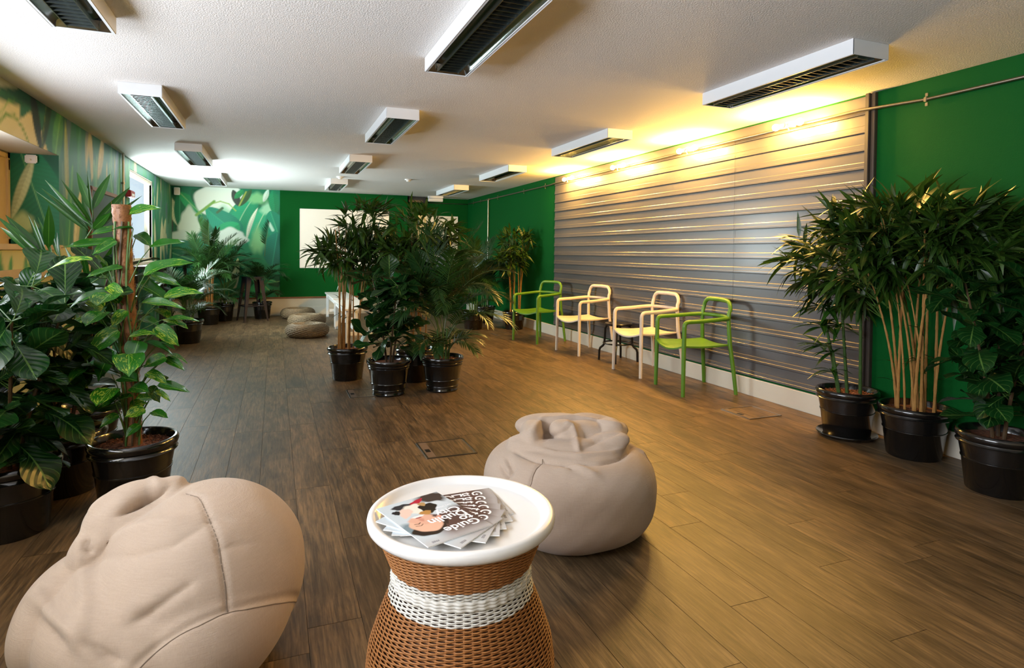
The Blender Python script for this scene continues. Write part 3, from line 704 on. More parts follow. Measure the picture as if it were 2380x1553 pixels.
for i, z in enumerate(zs):
    mbt = lo if z < .288 else (wh if z < .372 else up)
    ring(mbt, interp(profT, z), z, .0027, .0024, N_, (i % 2)*PI, N_*3)
for nm, mbt, mt in (('lower_weave', lo, 'wicker'), ('white_woven_band', wh, 'wicker_w'), ('upper_weave', up, 'wicker')):
    tag(part(nm, mbt, M[mt], t, True, 180), None, None, None, 'stuff')
wr = MB()
for zz_, rad in ((.338, .190), (.330, .190), (.346, .190)): ring(wr, rad, zz_, .0055, .002, 80, 0, 240, 6)
part('waist_braid', wr, M['wicker_w'], t, True, 180)
part('foot_braid', MB().lathe([(.242, 0), (.25, .008), (.244, .018), (.236, .012)], 64), M['wicker'], t)
part('inner_core', MB().lathe([(interp(profT, z_)-.0065, z_) for z_ in np.linspace(.004, .476, 40)], 64), M['stake'], t, True, 180)
st_ = MB(); sw_ = MB()
for k_ in range(N_):
    a = 2*PI*(k_+.5)/N_
    for m_, za_, zb_ in ((st_, .005, .288), (st_, .372, .476), (sw_, .288, .372)): m_.tube([((interp(profT, z_)-.001)*math.cos(a), (interp(profT, z_)-.001)*math.sin(a), z_) for z_ in np.linspace(za_, zb_, 7)], .0024, 4, False)
tag(part('stakes', st_, M['wicker'], t), None, None, None, 'stuff'); tag(part('white_stakes', sw_, M['wicker_w'], t), None, None, None, 'stuff')
part('tray_top', MB().lathe([(0, .470), (.235, .470), (.250, .473), (.2575, .482), (.2590, .492), (.2565, .502), (.250, .5065), (.242, .5065), (.236, .502), (.226, .492), (.216, .4885), (0, .4885)], 96), M['whitepl'], t, True, 60)
# ---- fibre poufs
def pouf_mesh():
    mb = MB(); R_, H = .295, .18; prof = []
    for i in range(19):
        a = -PI/2+.25+i*(PI-.25+.0)/18; x = R_-.10+.10*math.cos(a); z = H/2+H/2*math.sin(a)*.97; prof.append((x, z))
    n2 = len(prof)
    for i in range(10): x = .185-i*.02; prof.append((x, H*.985-.028*(1-(x/.2)**2)))
    for i, (r, z) in enumerate(prof):
        if r > .01: ring(mb, r, max(z, .010), .0088, .0045, 44 if r > .15 else 22, (i % 2)*PI, 110, 5)
    return mb
pmh = pouf_mesh().mesh('woven_coils', M['banana'], True, 180)
core = MB().lathe([(0, .012), (.2, .012), (.26, .03), (.28, .09), (.26, .15), (.19, .165), (.1, .15), (0, .145)], 32).mesh('core', M['stake'])
pf = [((.44, 9.1), 'round woven fibre pouf nearest the camera of the far three, beside the benches'), ((.50, 10.42), 'round flat woven fibre pouf in the middle of the far three'),
      ((.40, 11.6), 'round flat woven fibre pouf farthest back, by the white lower wall'), ((1.10, .84), 'woven fibre pouf just peeping in at the bottom edge, right of the wicker table')]
for (x, y), lb in pf:
    t = thing('pouf', lb, 'pouf', (x, y, 0), x*3, 'woven fibre floor poufs'); tag(link('woven_coils', pmh, t), None, None, None, 'stuff'); link('core', core, t)

# ---- bean bags
def merged(blobs, vox, smooth_it, name):
    bm = bmesh.new()
    for c, rad, rot, *ex in blobs:
        b2 = bmesh.new(); bmesh.ops.create_uvsphere(b2, u_segments=64, v_segments=48, radius=1)
        if ex:
            for v in b2.verts:
                q = math.hypot(v.co.x, v.co.y); z_ = v.co.z; v.co.z = math.copysign(abs(z_)**ex[0], z_)
                if q > 1e-6: k_ = q**ex[1]/q; v.co.x *= k_; v.co.y *= k_
        mt = Matrix.Translation(c) @ (rot if rot is not None else Matrix.Identity(4)) @ Matrix.Diagonal((*rad, 1))
        bmesh.ops.transform(b2, matrix=mt, verts=b2.verts); tmp = bpy.data.meshes.new('tmp'); b2.to_mesh(tmp); bm.from_mesh(tmp); b2.free(); bpy.data.meshes.remove(tmp)
    me = bpy.data.meshes.new(name+'_raw'); bm.to_mesh(me); bm.free()
    o = bpy.data.objects.new('tmp_remesh', me); COL.objects.link(o)
    r = o.modifiers.new('r', 'REMESH'); r.mode = 'VOXEL'; r.voxel_size = vox; r.use_smooth_shade = True
    s = o.modifiers.new('s', 'SMOOTH'); s.factor = .6; s.iterations = smooth_it
    dg = bpy.context.evaluated_depsgraph_get(); out = bpy.data.meshes.new_from_object(o.evaluated_get(dg)); out.name = name
    bpy.data.objects.remove(o); bpy.data.meshes.remove(me); return out
def fabricate(me, mw, folds, seed, flat=.012):
    n = len(me.vertices); co = np.empty(n*3, np.float32); me.vertices.foreach_get('co', co); co = co.reshape(-1, 3).astype(np.float64)
    no = np.empty(n*3, np.float32); me.vertices.foreach_get('normal', no); no = no.reshape(-1, 3).astype(np.float64)
    mi = mw.inverted(); bvh = BVHTree.FromPolygons([tuple(v) for v in co], [tuple(p.vertices) for p in me.polygons])
    org = mi @ Vector((0, 0, CAMZ)); lines = []
    def hit(px, py):
        d = (fwd*FPX+RIGHT*(px-PPX)-UP*(py-PPY)).normalized(); d = (mi.to_3x3() @ d).normalized()
        h = bvh.ray_cast(org, d)
        if h[0] is None: h = bvh.find_nearest(org + d*((Vector(co.mean(0))-org).dot(d)))
        return np.array(h[0])
    disp = np.zeros(n); res = []
    for pts, wd, dep in folds:
        P = []
        for a, b in zip(pts[:-1], pts[1:]):
            for k in range(6): P.append((a[0]+(b[0]-a[0])*k/6, a[1]+(b[1]-a[1])*k/6))
        P.append(pts[-1]); H = np.array([hit(*p) for p in P]); res.append(H)
        best = np.full(n, 9.); tt = np.zeros(n)
        for i in range(len(H)-1):
            a, b = H[i], H[i+1]; d = b-a; LL = max(d@d, 1e-9)
            if LL > .01: continue
            t = np.clip((co-a)@d/LL, 0, 1); q = np.linalg.norm(co-a-t[:, None]*d, axis=1); m_ = q < best; best[m_] = q[m_]; tt[m_] = (i+t[m_])/(len(H)-1)
        taper = np.clip(np.sin(PI*np.clip(tt*.94+.03, 0, 1)), 0, 1)**.5 if wd > .012 else 1.
        disp += dep*(np.exp(-(best/wd)**2) if dep > 0 or wd < .008 else np.exp(-best/(wd*.75)))*taper
    r = np.random.RandomState(seed); ph = r.uniform(0, 6.28, 8)
    for i in range(8):
        k = r.normal(0, 1, 3)*(5+3*i); disp += .0045/(1+i*1.3)*np.sin(co@k+ph[i])
    co += no*disp[:, None]
    lo_ = co[:, 2].min(); fz = lo_+.035; co[:, 2] = np.where(co[:, 2] < fz, fz-(fz-co[:, 2])*.12, co[:, 2])
    co[:, 2] -= co[:, 2].min()-.001
    me.vertices.foreach_set('co', co.astype(np.float32).ravel()); me.update(); me.shade_smooth()
    return res
def beanbag(label, loc, rz, blobs, vox, folds, seams, seed, it=10):
    t = thing('beanbag', label, 'beanbag', loc, rz)
    mw = Matrix.Translation(loc) @ Matrix.Rotation(rz, 4, 'Z')
    me = merged(blobs, vox, it, 'fabric_cover'); sf = [(s, .0075, -.006) for s in seams]
    H = fabricate(me, mw, folds+sf, seed); me.materials.append(M['fabric']); link('fabric_cover', me, t)
    bvh = BVHTree.FromPolygons([tuple(v.co) for v in me.vertices], [tuple(p.vertices) for p in me.polygons])
    for h in H[len(folds):]:
        pts = []
        for p in h:
            q = bvh.find_nearest(Vector(p)); pts.append(q[0]+q[1]*.0004)
        pts = [p for i, p in enumerate(pts) if i == 0 or (p-pts[i-1]).length > .002]
        for _ in range(4): pts = [pts[0]]+[(pts[i-1]+pts[i]*2+pts[i+1])/4 for i in range(1, len(pts)-1)]+[pts[-1]]
        pts = [(lambda q: q[0]+q[1]*.0005)(bvh.find_nearest(p)) for p in pts]
        if len(pts) > 2: part('seam', MB().tube(pts, .0015, 6), M['seam'], t)
    return t
Rz = lambda a: Matrix.Rotation(a, 4, 'Z'); Rx = lambda a: Matrix.Rotation(a, 4, 'X'); Ry = lambda a: Matrix.Rotation(a, 4, 'Y')
# left bag; local x to the camera's right, y away from it
blL = [((.10, .02, .225), (.275, .33, .270), Ry(.12)), ((.03, -.04, .18), (.31, .33, .20), None), ((.16, -.06, .18), (.215, .28, .19), None),
       ((-.130, .03, .415), (.122, .13, .085), Ry(-.38)), ((-.165, .0, .345), (.10, .14, .08), Ry(-.9)), ((-.045, .06, .472), (.055, .07, .033), Ry(-.3)), ((-.205, -.03, .175), (.145, .25, .165), None)]
fL = [([(394, 1145), (360, 1162), (320, 1186), (275, 1212)], .020, -.050), ([(300, 1190), (330, 1172), (372, 1150)], .03, -.012), ([(205, 1290), (260, 1268), (340, 1240), (430, 1222)], .03, .014), ([(205, 1270), (200, 1292), (218, 1300)], .016, -.03),
      ([(215, 1315), (300, 1310), (400, 1285), (478, 1240)], .026, -.014), ([(450, 1372), (400, 1405), (340, 1450), (300, 1470)], .026, -.022), ([(300, 1440), (360, 1425), (440, 1390)], .03, .012),
      ([(80, 1395), (120, 1450), (180, 1495), (235, 1550)], .02, .022), ([(90, 1440), (120, 1480), (160, 1520)], .016, -.02), ([(195, 1505), (240, 1540), (280, 1560)], .018, -.03),
      ([(470, 1230), (500, 1224), (540, 1228)], .014, -.006), ([(500, 1300), (540, 1285), (580, 1280)], .014, -.005), ([(350, 1120), (372, 1150)], .018, .012), ([(180, 1200), (205, 1175), (260, 1150)], .02, .012),
      ([(600, 1180), (650, 1230), (690, 1290)], .05, .006), ([(185, 1250), (190, 1330), (200, 1420), (195, 1500)], .02, .012)]
sL = [[(432, 1160), (463, 1168), (485, 1215), (505, 1270), (520, 1350), (528, 1436)], [(318, 1560), (380, 1510), (450, 1468), (528, 1436), (610, 1412), (680, 1398), (702, 1402)]]
beanbag('large slumped beige beanbag with its neck folded over, in the left foreground', (-.289, 1.995, 0), -YAW, blL, .0085, fL, sL, 5, 5)
blR = [((0, 0, .195), (.380, .355, .205), None, .72, .55),
       ((-.05, .12, .425), (.19, .075, .062), Ry(.03)), ((-.165, .03, .415), (.05, .13, .055), Ry(.2)), ((.19, .06, .41), (.075, .13, .065), Ry(-.25)), ((.13, .12, .43), (.16, .06, .05), Ry(.12)),
       ((-.0, -.09, .39), (.22, .055, .04), None), ((.14, -.06, .40), (.12, .05, .045), Ry(-.25)), ((-.20, -.02, .385), (.08, .09, .04), Ry(-.3)),
       ((.0, .0, .42), (.095, .085, .06), Ry(.5)), ((.08, .03, .425), (.14, .07, .045), Ry(.15))]
fR = [([(1165, 1075), (1180, 1100), (1190, 1085), (1180, 1060)], .018, -.03), ([(1200, 1045), (1245, 1062), (1300, 1068), (1390, 1072)], .014, -.028), ([(1395, 1072), (1440, 1058), (1462, 1040), (1478, 1010)], .014, -.03),
      ([(1240, 1032), (1290, 1048), (1350, 1055), (1420, 1048), (1455, 1030)], .013, .014), ([(1232, 1010), (1245, 985), (1262, 966)], .014, .016), ([(1262, 966), (1330, 965), (1400, 978), (1475, 986)], .018, .016),
      ([(1262, 1020), (1300, 1000), (1330, 985)], .014, -.018), ([(1345, 1040), (1338, 1010), (1330, 982), (1318, 978)], .012, .014), ([(1350, 1040), (1400, 1010), (1440, 1000)], .016, -.02),
      ([(1300, 1085), (1340, 1075), (1370, 1090), (1390, 1098)], .016, .012), ([(1180, 1020), (1200, 1012), (1230, 1000)], .016, .012), ([(1490, 1010), (1510, 1030), (1520, 1045)], .016, .012), ([(1200, 1120), (1180, 1140)], .02, -.006),
      ([(1310, 1075), (1330, 1082)], .01, -.02), ([(1255, 1140), (1240, 1200)], .03, -.004)]
sR = [[(1258, 1064), (1246, 1085), (1238, 1105), (1232, 1130)], [(1268, 1286), (1320, 1298), (1370, 1303), (1430, 1300)], [(1500, 1048), (1516, 1070), (1524, 1100)]]
beanbag('squat upright beige beanbag with crumpled gathered top, behind the wicker table', (1.225, 2.395, 0), -YAW, blR, .0072, fR, sR, 9, 3)

# ---- fanned magazines
cm_ = Canvas(0, .195, 0, .275, .0016)      # u from right edge to spine, v from foot to head, as seen lying head down
cm_.fill((196, 206, 212)); 
g = np.clip((cm_.u-.045)/.05, 0, 1)*np.clip((cm_.v-.10)/.03, 0, 1); cm_.blend(g, lin((84, 60, 54)))
g = np.clip((cm_.v-.225)/.04, 0, 1); cm_.blend(g*.75, lin((186, 182, 180)))
cm_.blob(.16, .03, .05, .05, (60, 48, 44), .4)
cm_.blob(.13, .085, .05, .045, (206, 214, 220), .15, .3, .1); cm_.blob(.03, .17, .05, .05, (120, 138, 146), .4)
cm_.blob(.105, .03, .035, .012, (170, 24, 50), .2, -.4); cm_.blob(.06, .035, .03, .02, (40, 40, 46), .2)
cm_.blob(.085, .065, .034, .036, (232, 224, 210), .2); cm_.blob(.118, .08, .026, .034, (24, 18, 16), .12, .3); cm_.blob(.095, .105, .018, .016, (176, 128, 66), .2); cm_.blob(.115, .05, .012, .014, (176, 140, 90), .25)
cm_.blob(.05, .075, .02, .032, (226, 196, 180), .2, .5); cm_.blob(.03, .06, .012, .014, (24, 22, 26), .2)
cm_.blob(.055, .195, .052, .034, (36, 26, 22), .1, -.1, .06); cm_.blob(.108, .17, .014, .026, (40, 28, 24), .2)
cm_.blob(.062, .165, .046, .048, (224, 178, 152), .1, -.1, .04); cm_.blob(.065, .135, .036, .03, (218, 168, 144), .2); cm_.blob(.112, .15, .008, .014, (210, 150, 130), .2)
cm_.line([(.035, .150), (.045, .154), (.052, .149)], .0022, (60, 36, 30)); cm_.line([(.073, .152), (.084, .158), (.094, .152)], .0022, (60, 36, 30))
cm_.line([(.033, .161), (.046, .166), (.054, .160)], .002, (90, 60, 46)); cm_.line([(.073, .164), (.086, .169), (.096, .163)], .002, (90, 60, 46))
cm_.blob(.064, .136, .009, .013, (200, 140, 118), .5); cm_.blob(.066, .114, .02, .008, (236, 232, 230), .3); cm_.blob(.064, .121, .012, .004, (160, 80, 76), .3)
cme = cm_.mesh('front_cover', lambda u, v: (-u, v, u*0), mat='cover', flip=True)
def textmesh(s, size, mat, bold=0.):
    c = bpy.data.curves.new('t', 'FONT'); c.body = s; c.size = size; c.extrude = .0001; c.offset = bold; c.align_x = 'LEFT'
    o = bpy.data.objects.new('t', c); COL.objects.link(o); dg = bpy.context.evaluated_depsgraph_get()
    me = bpy.data.meshes.new_from_object(o.evaluated_get(dg)); bpy.data.objects.remove(o); me.materials.clear(); me.materials.append(mat); me.name = 'lettering_'+s.lower().replace("'", ''); return me
# cover frame: x = 0 right edge, x = -.195 spine (the cover's left); v up = head. Lettering reads left to right
TX = [(textmesh('Guide', .043, M['letter'], .0009), (-.186, .212)), (textmesh('to', .043, M['letter'], .0009), (-.186, .182)), (textmesh('Dublin', .043, M['letter'], .0009), (-.186, .150)), (textmesh('City', .043, M['letter'], .0009), (-.186, .118)),
      (textmesh('FREE', .010, M['grey_print'], .0003), (-.040, .258)), (textmesh("Gary O'Neill", .010, M['letter']), (-.182, .095))]
TRc = [(.343, 1.398), (.417, 1.372), (.484, 1.383), (.532, 1.412), (.565, 1.448), (.600, 1.492), (.622, 1.540)]
ANG = [17.6, 38, 55, 69, 78, 86, 92]
ords = ['topmost, showing the whole cover', 'second from the top', 'third from the top', 'fourth from the top', 'fifth from the top', 'sixth from the top', 'lowest, against the tray']
body = MB().box((-.0975, .1375, -.0014), (.1946, .2746, .0025)).mesh('pages', M['mag_side'], False)
back = None
for i in range(7):
    z = .4888+.0029*(7-i); a = math.radians(ANG[i])
    # local +x (cover's right) points opposite to the 'left' direction; head (+y) = left direction turned -90 deg
    lf = Vector((math.cos(a), math.sin(a), 0)); xax = -lf; yax = Vector((math.sin(a), -math.cos(a), 0)); rzm = math.atan2(xax.y, xax.x)
    TRp = Vector((TRc[i][0]+.002, TRc[i][1]+.012, z)); org = TRp - yax*.275
    t = thing('magazine', 'city guide magazine in the fanned pile on the white tray, '+ords[i], 'magazine', org, rzm, 'fanned magazines on the tray')
    link('pages', body, t); o = link('front_cover', cme, t); o.location = (0, 0, .0001)
    for me, (x, y) in TX:
        o = link('lettering', me, t); o.location = (x, y, .00022)

# ================================================================== PLANTS
def pot(kind, r=.19, h=.31, saucer=False):
    mb = MB(); s = r/.19; b = .135*s
    if kind == 'roll':
        pr = [(0, 0), (b, 0), (b+.004, .006), (.158*s, h*.52), (.162*s, h*.53), (.162*s, h*.545), (.159*s, h*.55), (.172*s, h*.79), (.184*s, h*.80), (.186*s, h*.815), (.18*s, h*.83), (.177*s, h*.86), (.186*s, h*.89), (.190*s, h*.93), (.188*s, h*.975), (.180*s, h), (.172*s, h*.995), (.168*s, h*.97), (.160*s, h*.86)]
    else:
        pr = [(0, 0), (b, 0), (b+.005, .004), (b+.006, .014), (b+.002, .02), (b+.004, h*.14), (b+.009, h*.15), (b+.009, h*.165), (b+.006, h*.175), (b+.014*s, h*.32), (b+.018*s, h*.33), (b+.018*s, h*.345), (b+.015*s, h*.355), (.168*s, h*.73), (.175*s, h*.75), (.176*s, h*.775), (.171*s, h*.79), (.178*s, h*.81), (.180*s, h*.84), (.175*s, h*.86), (.182*s, h*.88), (.189*s, h*.92), (.190*s, h*.96), (.184*s, h), (.174*s, h*.99), (.168*s, h*.96), (.16*s, h*.86)]
    return mb.lathe(pr, 56)
PM = {}
def mk_pot(kind, r, h):
    k = (kind, round(r, 3), round(h, 3))
    if k not in PM: PM[k] = (pot(*k).mesh('pot', M['pot'], True, 50), None)
    return PM[k][0]
gran = None
def granules(r):
    mb = MB(); rg = random.Random(1)
    for i in range(420):
        a = rg.uniform(0, 2*PI); q = r*math.sqrt(rg.random()); s = rg.uniform(.003, .0068)
        v = [(1, 0, 0), (-1, 0, 0), (0, 1, 0), (0, -1, 0), (0, 0, 1), (0, 0, -1)]; f = [(0, 2, 4), (2, 1, 4), (1, 3, 4), (3, 0, 4), (2, 0, 5), (1, 2, 5), (3, 1, 5), (0, 3, 5)]
        mt = Matrix.Translation((q*math.cos(a), q*math.sin(a), s*.6)) @ Matrix.Rotation(rg.uniform(0, 6), 4, (rg.random(), rg.random(), 1)) @ Matrix.Diagonal((s*rg.uniform(.8, 1.3), s, s*rg.uniform(.7, 1.2), 1))
        mb.add(v, f, mt)
    return mb
GR = granules(.155).mesh('clay_pebbles', M['soil'], False)
SD = MB().lathe([(0, .004), (.05, .006), (.1, .002), (.165, 0)], 32).mesh('soil', M['soil'])
def potted(name, label, x, y, kind='roll', r=.19, h=.31, saucer=False, peb=True, group=None):
    t = thing(name, label, 'plant', (x, y, 0), 0, group); z0 = 0
    if saucer: part('saucer', MB().lathe([(0, 0), (.15, 0), (.165, .004), (.187, .024), (.184, .03), (.175, .024), (.15, .012), (0, .012)], 48), M['pot'], t); z0 = .012
    o = link('pot', mk_pot(kind, r, h), t); o.location.z = z0
    o = link('soil', SD, t); o.location.z = z0+h*.88; o.scale = (r/.19,)*2+(1,)
    if peb: o = link('clay_pebbles', GR, t); o.location.z = z0+h*.885; o.scale = (r/.19*.98,)*2+(1,); tag(o, None, None, None, 'stuff')
    return t
# leaf meshes
def leaf_arr(L, hw, ny=8, nx=4, droop=.15, fold=.15, wave=0., seed=0, wfun=None):
    r = random.Random(seed); vs = []; uv = []; ph = r.uniform(0, 6)
    for j in range(ny+1):
        v = j/ny; h = hw*(wfun(v) if wfun else math.sin(PI*v**.8)**.8)
        for i in range(nx+1):
            u = i/nx*2-1; x = u*h; y = L*(v-.12*droop*v*v); z = -droop*L*v*v + fold*abs(x) + wave*math.sin(v*11+ph+u*1.5)*abs(u)**2
            vs.append((x, y, z)); uv.append((i/nx, v))
    fs = [(j*(nx+1)+i, j*(nx+1)+i+1, (j+1)*(nx+1)+i+1, (j+1)*(nx+1)+i) for j in range(ny) for i in range(nx)]
    return vs, fs, uv
def arr_mesh(a, name, mat):
    mb = MB(); mb.v, mb.f, mb.uv = list(a[0]), list(a[1]), a[2]; return mb.mesh(name, mat, True, 180)
def lyre(v):
    k_ = min(1, max(0, (v-.30)/.38)); k_ = k_*k_*(3-2*k_); return max(.03, math.sin(PI*min(1, max(0, v)))**.5*(.62+.46*k_)) if v < 1 else .03
def heart(v): return (math.sin(PI*min(1, v*.78+.22))**.75 if v > .02 else .35)*(1 if v < .8 else max(0, (1-v)/.2)**.7*.92+.0)
def lance(v): return math.sin(PI*v**.72)**.9 if 0 < v < 1 else 0.02
A_fig = [leaf_arr(1, .34, 11, 6, d, .18, .03, s, lyre) for s, d in enumerate((.12, .3, .0, .45))]
A_pot = [leaf_arr(1, .46, 9, 6, d, .22, .02, s, heart) for s, d in enumerate((.15, .35, .05))]
A_bam = [leaf_arr(1, .088, 4, 2, d, .25, 0, s, lance) for s, d in enumerate((.1, .35, .6))]
A_drc = [leaf_arr(1, .12, 6, 2, d, .25, .0, s, lance) for s, d in enumerate((.15, .4, .7))]
A_ken = [leaf_arr(1, .07, 8, 2, d, .3, .0, s, lance) for s, d in enumerate((.02, .12))]
LM = {'fig': [arr_mesh(a, 'fig_leaf', M['fig']) for a in A_fig], 'pothos': [arr_mesh(a, 'pothos_leaf', M['pothos']) for a in A_pot], 'bamboo': [arr_mesh(a, 'bamboo_leaf', M['bamboo']) for a in A_bam],
      'drac': [arr_mesh(a, 'dracaena_leaf', M['drac']) for a in A_drc], 'kentia': [arr_mesh(a, 'kentia_leaflet', M['kentia']) for a in A_ken]}
AR = {'fig': A_fig, 'pothos': A_pot, 'bamboo': A_bam, 'drac': A_drc, 'kentia': A_ken}
def orient(p, d, up, L, wsc=1.):
    d = d.normalized(); x = d.cross(up)
    if x.length < 1e-3: x = d.cross(Vector((1, .2, 0)))
    x.normalize(); z = x.cross(d)
    return Matrix(((x.x*L*wsc, d.x*L, z.x*L, p.x), (x.y*L*wsc, d.y*L, z.y*L, p.y), (x.z*L*wsc, d.z*L, z.z*L, p.z), (0, 0, 0, 1)))
class Foliage:
    def __init__(s, root, kind, cap=300, rest='foliage', name='leaf'): s.r, s.k, s.cap, s.n = root, kind, cap, 0; s.name = name; s.rn = rest; s.rest = []
    def add(s, p, d, up, L, wsc=1., var=None, rg=random):
        v = rg.randrange(len(LM[s.k])) if var is None else var
        m = orient(p, d, up, L, wsc)
        for k_ in range(6):
            q = np.array(AR[s.k][v][0]) @ np.array(m.to_3x3()).T + np.array(m.translation)+np.array(s.r.location)
            if q[:, 0].max() < XR-.03 and q[:, 0].min() > XL+.012 and q[:, 1].max() < YB-.02: break
            d = Vector((d.x-.5*math.copysign(1, q[:, 0].mean()-1), d.y-(.4 if q[:, 1].max() > YB-.02 else 0), d.z+.1)); m = orient(p, d, up, L*.8, wsc)
        else: return
        if s.n < s.cap:
            o = link(s.name, LM[s.k][v], s.r); o.matrix_local = m
        else: s.rest.append((v, m))
        s.n += 1
    def done(s):
        if not s.rest: return
        V, F, U = [], [], []
        for v, m in s.rest:
            a = AR[s.k][v]; n = len(V); V += [tuple(m @ Vector(q)) for q in a[0]]; F += [tuple(i+n for i in f) for f in a[1]]; U += a[2]
        mb = MB(); mb.v, mb.f, mb.uv = V, F, U; tag(link(s.rn, mb.mesh(s.rn, M[s.k], True, 180), s.r), None, None, None, 'stuff')
Z = Vector((0, 0, 1)); CAMP = Vector((0, 0, CAMZ))
def rv(rg, s=1.): return Vector((rg.gauss(0, s), rg.gauss(0, s), rg.gauss(0, s)))
def bamboo(label, x, y, seed, crown, ncane=11, nspray=46, L=.15, kind='roll', top=1.5, cap=290, cs=.10, low=True, xmax=9, foot=(0, 0), peb=False, r=.19, h=.31):
    """crown: list of (dx,dy,z, rx,ry,rz) ellipsoids relative to the pot"""
    rg = random.Random(seed); t = potted('potted_bamboo', label, x, y, kind, r, h, False, peb); F = Foliage(t, 'bamboo', cap); tops = []
    for i in range(ncane):
        a = 2*PI*i/ncane+rg.uniform(-.3, .3); q = cs*math.sqrt(rg.uniform(.15, 1.2)); p0 = Vector((foot[0]+q*math.cos(a), foot[1]+q*math.sin(a), h*.86))
        c = crown[i % len(crown)]; zt_ = rg.uniform(c[2]-.05, top-.1)
        p1 = Vector((p0.x*1.5+c[0]*.45+c[3]*.12*rg.uniform(-1, 1), p0.y*1.5+c[1]*.45+c[4]*.12*rg.uniform(-1, 1), zt_)); p1.x = min(p1.x, xmax-x-.05)
        pts = []; rs = []; nn = 18; rad = rg.uniform(.006, .0105)
        for k in range(nn+1):
            f = k/nn; p = p0.lerp(p1, f)*1.; b = f*f; p = Vector((p0.x+(p1.x-p0.x)*b*.8+(p1.x-p0.x)*.2*f, p0.y+(p1.y-p0.y)*b*.8+(p1.y-p0.y)*.2*f, p0.z+(p1.z-p0.z)*f))
            rr2 = rad*(1-.55*f)
            pts += [p, p+Vector((0, 0, .004))]; rs += [rr2*1.0, rr2*1.22 if k % 2 == 0 else rr2]
        part('cane', MB().tube(pts, rs, 7), M['cane'], t); tops.append([pts[j] for j in range(0, len(pts), 2)])
    tw = MB()
    for i in range(nspray):
        c = crown[i % len(crown)]; 
        while True:
            d = rv(rg).normalized(); q = rg.uniform(.55, 1.0)
            p = Vector((c[0]+c[3]*d.x*q, c[1]+c[4]*d.y*q, c[2]+c[5]*d.z*q))
            if p.x+x < xmax-.03: break
        cn = min(tops, key=lambda T: min((T[j]-p).length for j in (8, 12, 16))+rg.uniform(0, .15)); st = cn[max(5, min(17, int(17*(p.z-.1-.27)/(max(cn[-1].z, .5)-.27))))]
        mid = st.lerp(p, .5)+Vector((0, 0, .05)); tw.tube([st, mid, p], [.0028, .002, .0012], 4, False)
        out = (p-Vector((c[0]*.6, c[1]*.6, c[2]-.12))).normalized()
        for k in range(rg.randint(6, 9)):
            b = p if k < 3 else mid.lerp(p, rg.uniform(.3, 1)); d2 = (out+rv(rg, .55)+Vector((0, 0, -.12))).normalized()
            LL = L*rg.uniform(.65, 1.25)
            if b.x+x+d2.x*LL > xmax-.01: d2.x = -abs(d2.x)
            F.add(b, d2, (Z+rv(rg, .35)).normalized(), LL, rg.uniform(.8, 1.25), None, rg)
    if low:
        for i in range(14):
            T = rg.choice(tops); b = T[rg.randint(3, 8)]; d2 = (Vector((rg.uniform(-1, .3 if xmax < 9 else 1), rg.uniform(-1, 1), rg.uniform(.1, .8)))).normalized(); F.add(b, d2, Z, L*.6, 1, None, rg)
    F.done(); tag(part('twigs', tw, M['petiole'], t), None, None, None, 'stuff'); return t
def fig(label, x, y, seed, H, n, spread=.10, kind='roll', listed=(), LL=(.18, .26), stems=3, xmax=9, lo_z=.36, r=.19, h=.31, peb=False, xmin=-9):
    rg = random.Random(seed); t = potted('potted_fiddle_leaf_fig', label, x, y, kind, r, h, False, peb); F = Foliage(t, 'fig', 290); S = []
    for i in range(stems):
        a = 2*PI*i/stems+rg.uniform(0, 1); top = H*rg.uniform(.82, .97) if i else H*.95
        pts = [Vector((.03*math.cos(a)+spread*math.cos(a)*f**1.3*1., .03*math.sin(a)+spread*math.sin(a)*f**1.3, h*.86+(top-h*.86)*f)) for f in np.linspace(0, 1, 10)]
        part('stem', MB().tube(pts, [.010*(1-.5*f) for f in np.linspace(0, 1, 10)], 7), M['trunk'], t); S.append(pts)
    loc = Vector((x, y, 0)); pet = MB()
    for bx_, by_, tx, ty, wp, dy in listed:
        b = AT(bx_, by_, y+dy)-loc; tp = AT(tx, ty, y+dy-.04)-loc; d = tp-b; Ln = d.length
        F.add(b, d, ((CAMP-loc-b).normalized()*.7+Z*.7+rv(rg, .12)).normalized(), Ln, (wp/math.hypot(tx-bx_, ty-by_))/.72, rg.choice((0, 2)), rg)
        s = min((q for T in S for q in T), key=lambda q: (q-b).length); pet.tube([s, b], [.003, .002], 4, False)
    for i in range(n):
        T = S[i % stems]; z = lo_z+(H-lo_z)*((i+.5)/n)**.9; f = min(1, max(0, (z-h*.86)/(T[-1].z-h*.86))); k = f*9; k0 = int(min(8, k)); b = T[k0].lerp(T[k0+1], k-k0)
        a = i*2.4+rg.uniform(-.4, .4); e = rg.uniform(-.65, .95)+.5*max(0, f-.75); d = Vector((math.cos(a)*math.cos(e), math.sin(a)*math.cos(e), math.sin(e)))
        b2 = b+d*rg.uniform(.03, .07); Ln = rg.uniform(*LL)
        if x+b2.x+d.x*Ln > xmax-.02 or x+b2.x+d.x*Ln < xmin+.02: d.x *= -1; b2 = b+d*.04
        pet.tube([b, b2], [.003, .002], 4, False); F.add(b2, d, (Z+rv(rg, .2)).normalized(), Ln, rg.uniform(.85, 1.1), None, rg)
    tag(part('petioles', pet, M['petiole'], t), None, None, None, 'stuff'); F.done(); return t
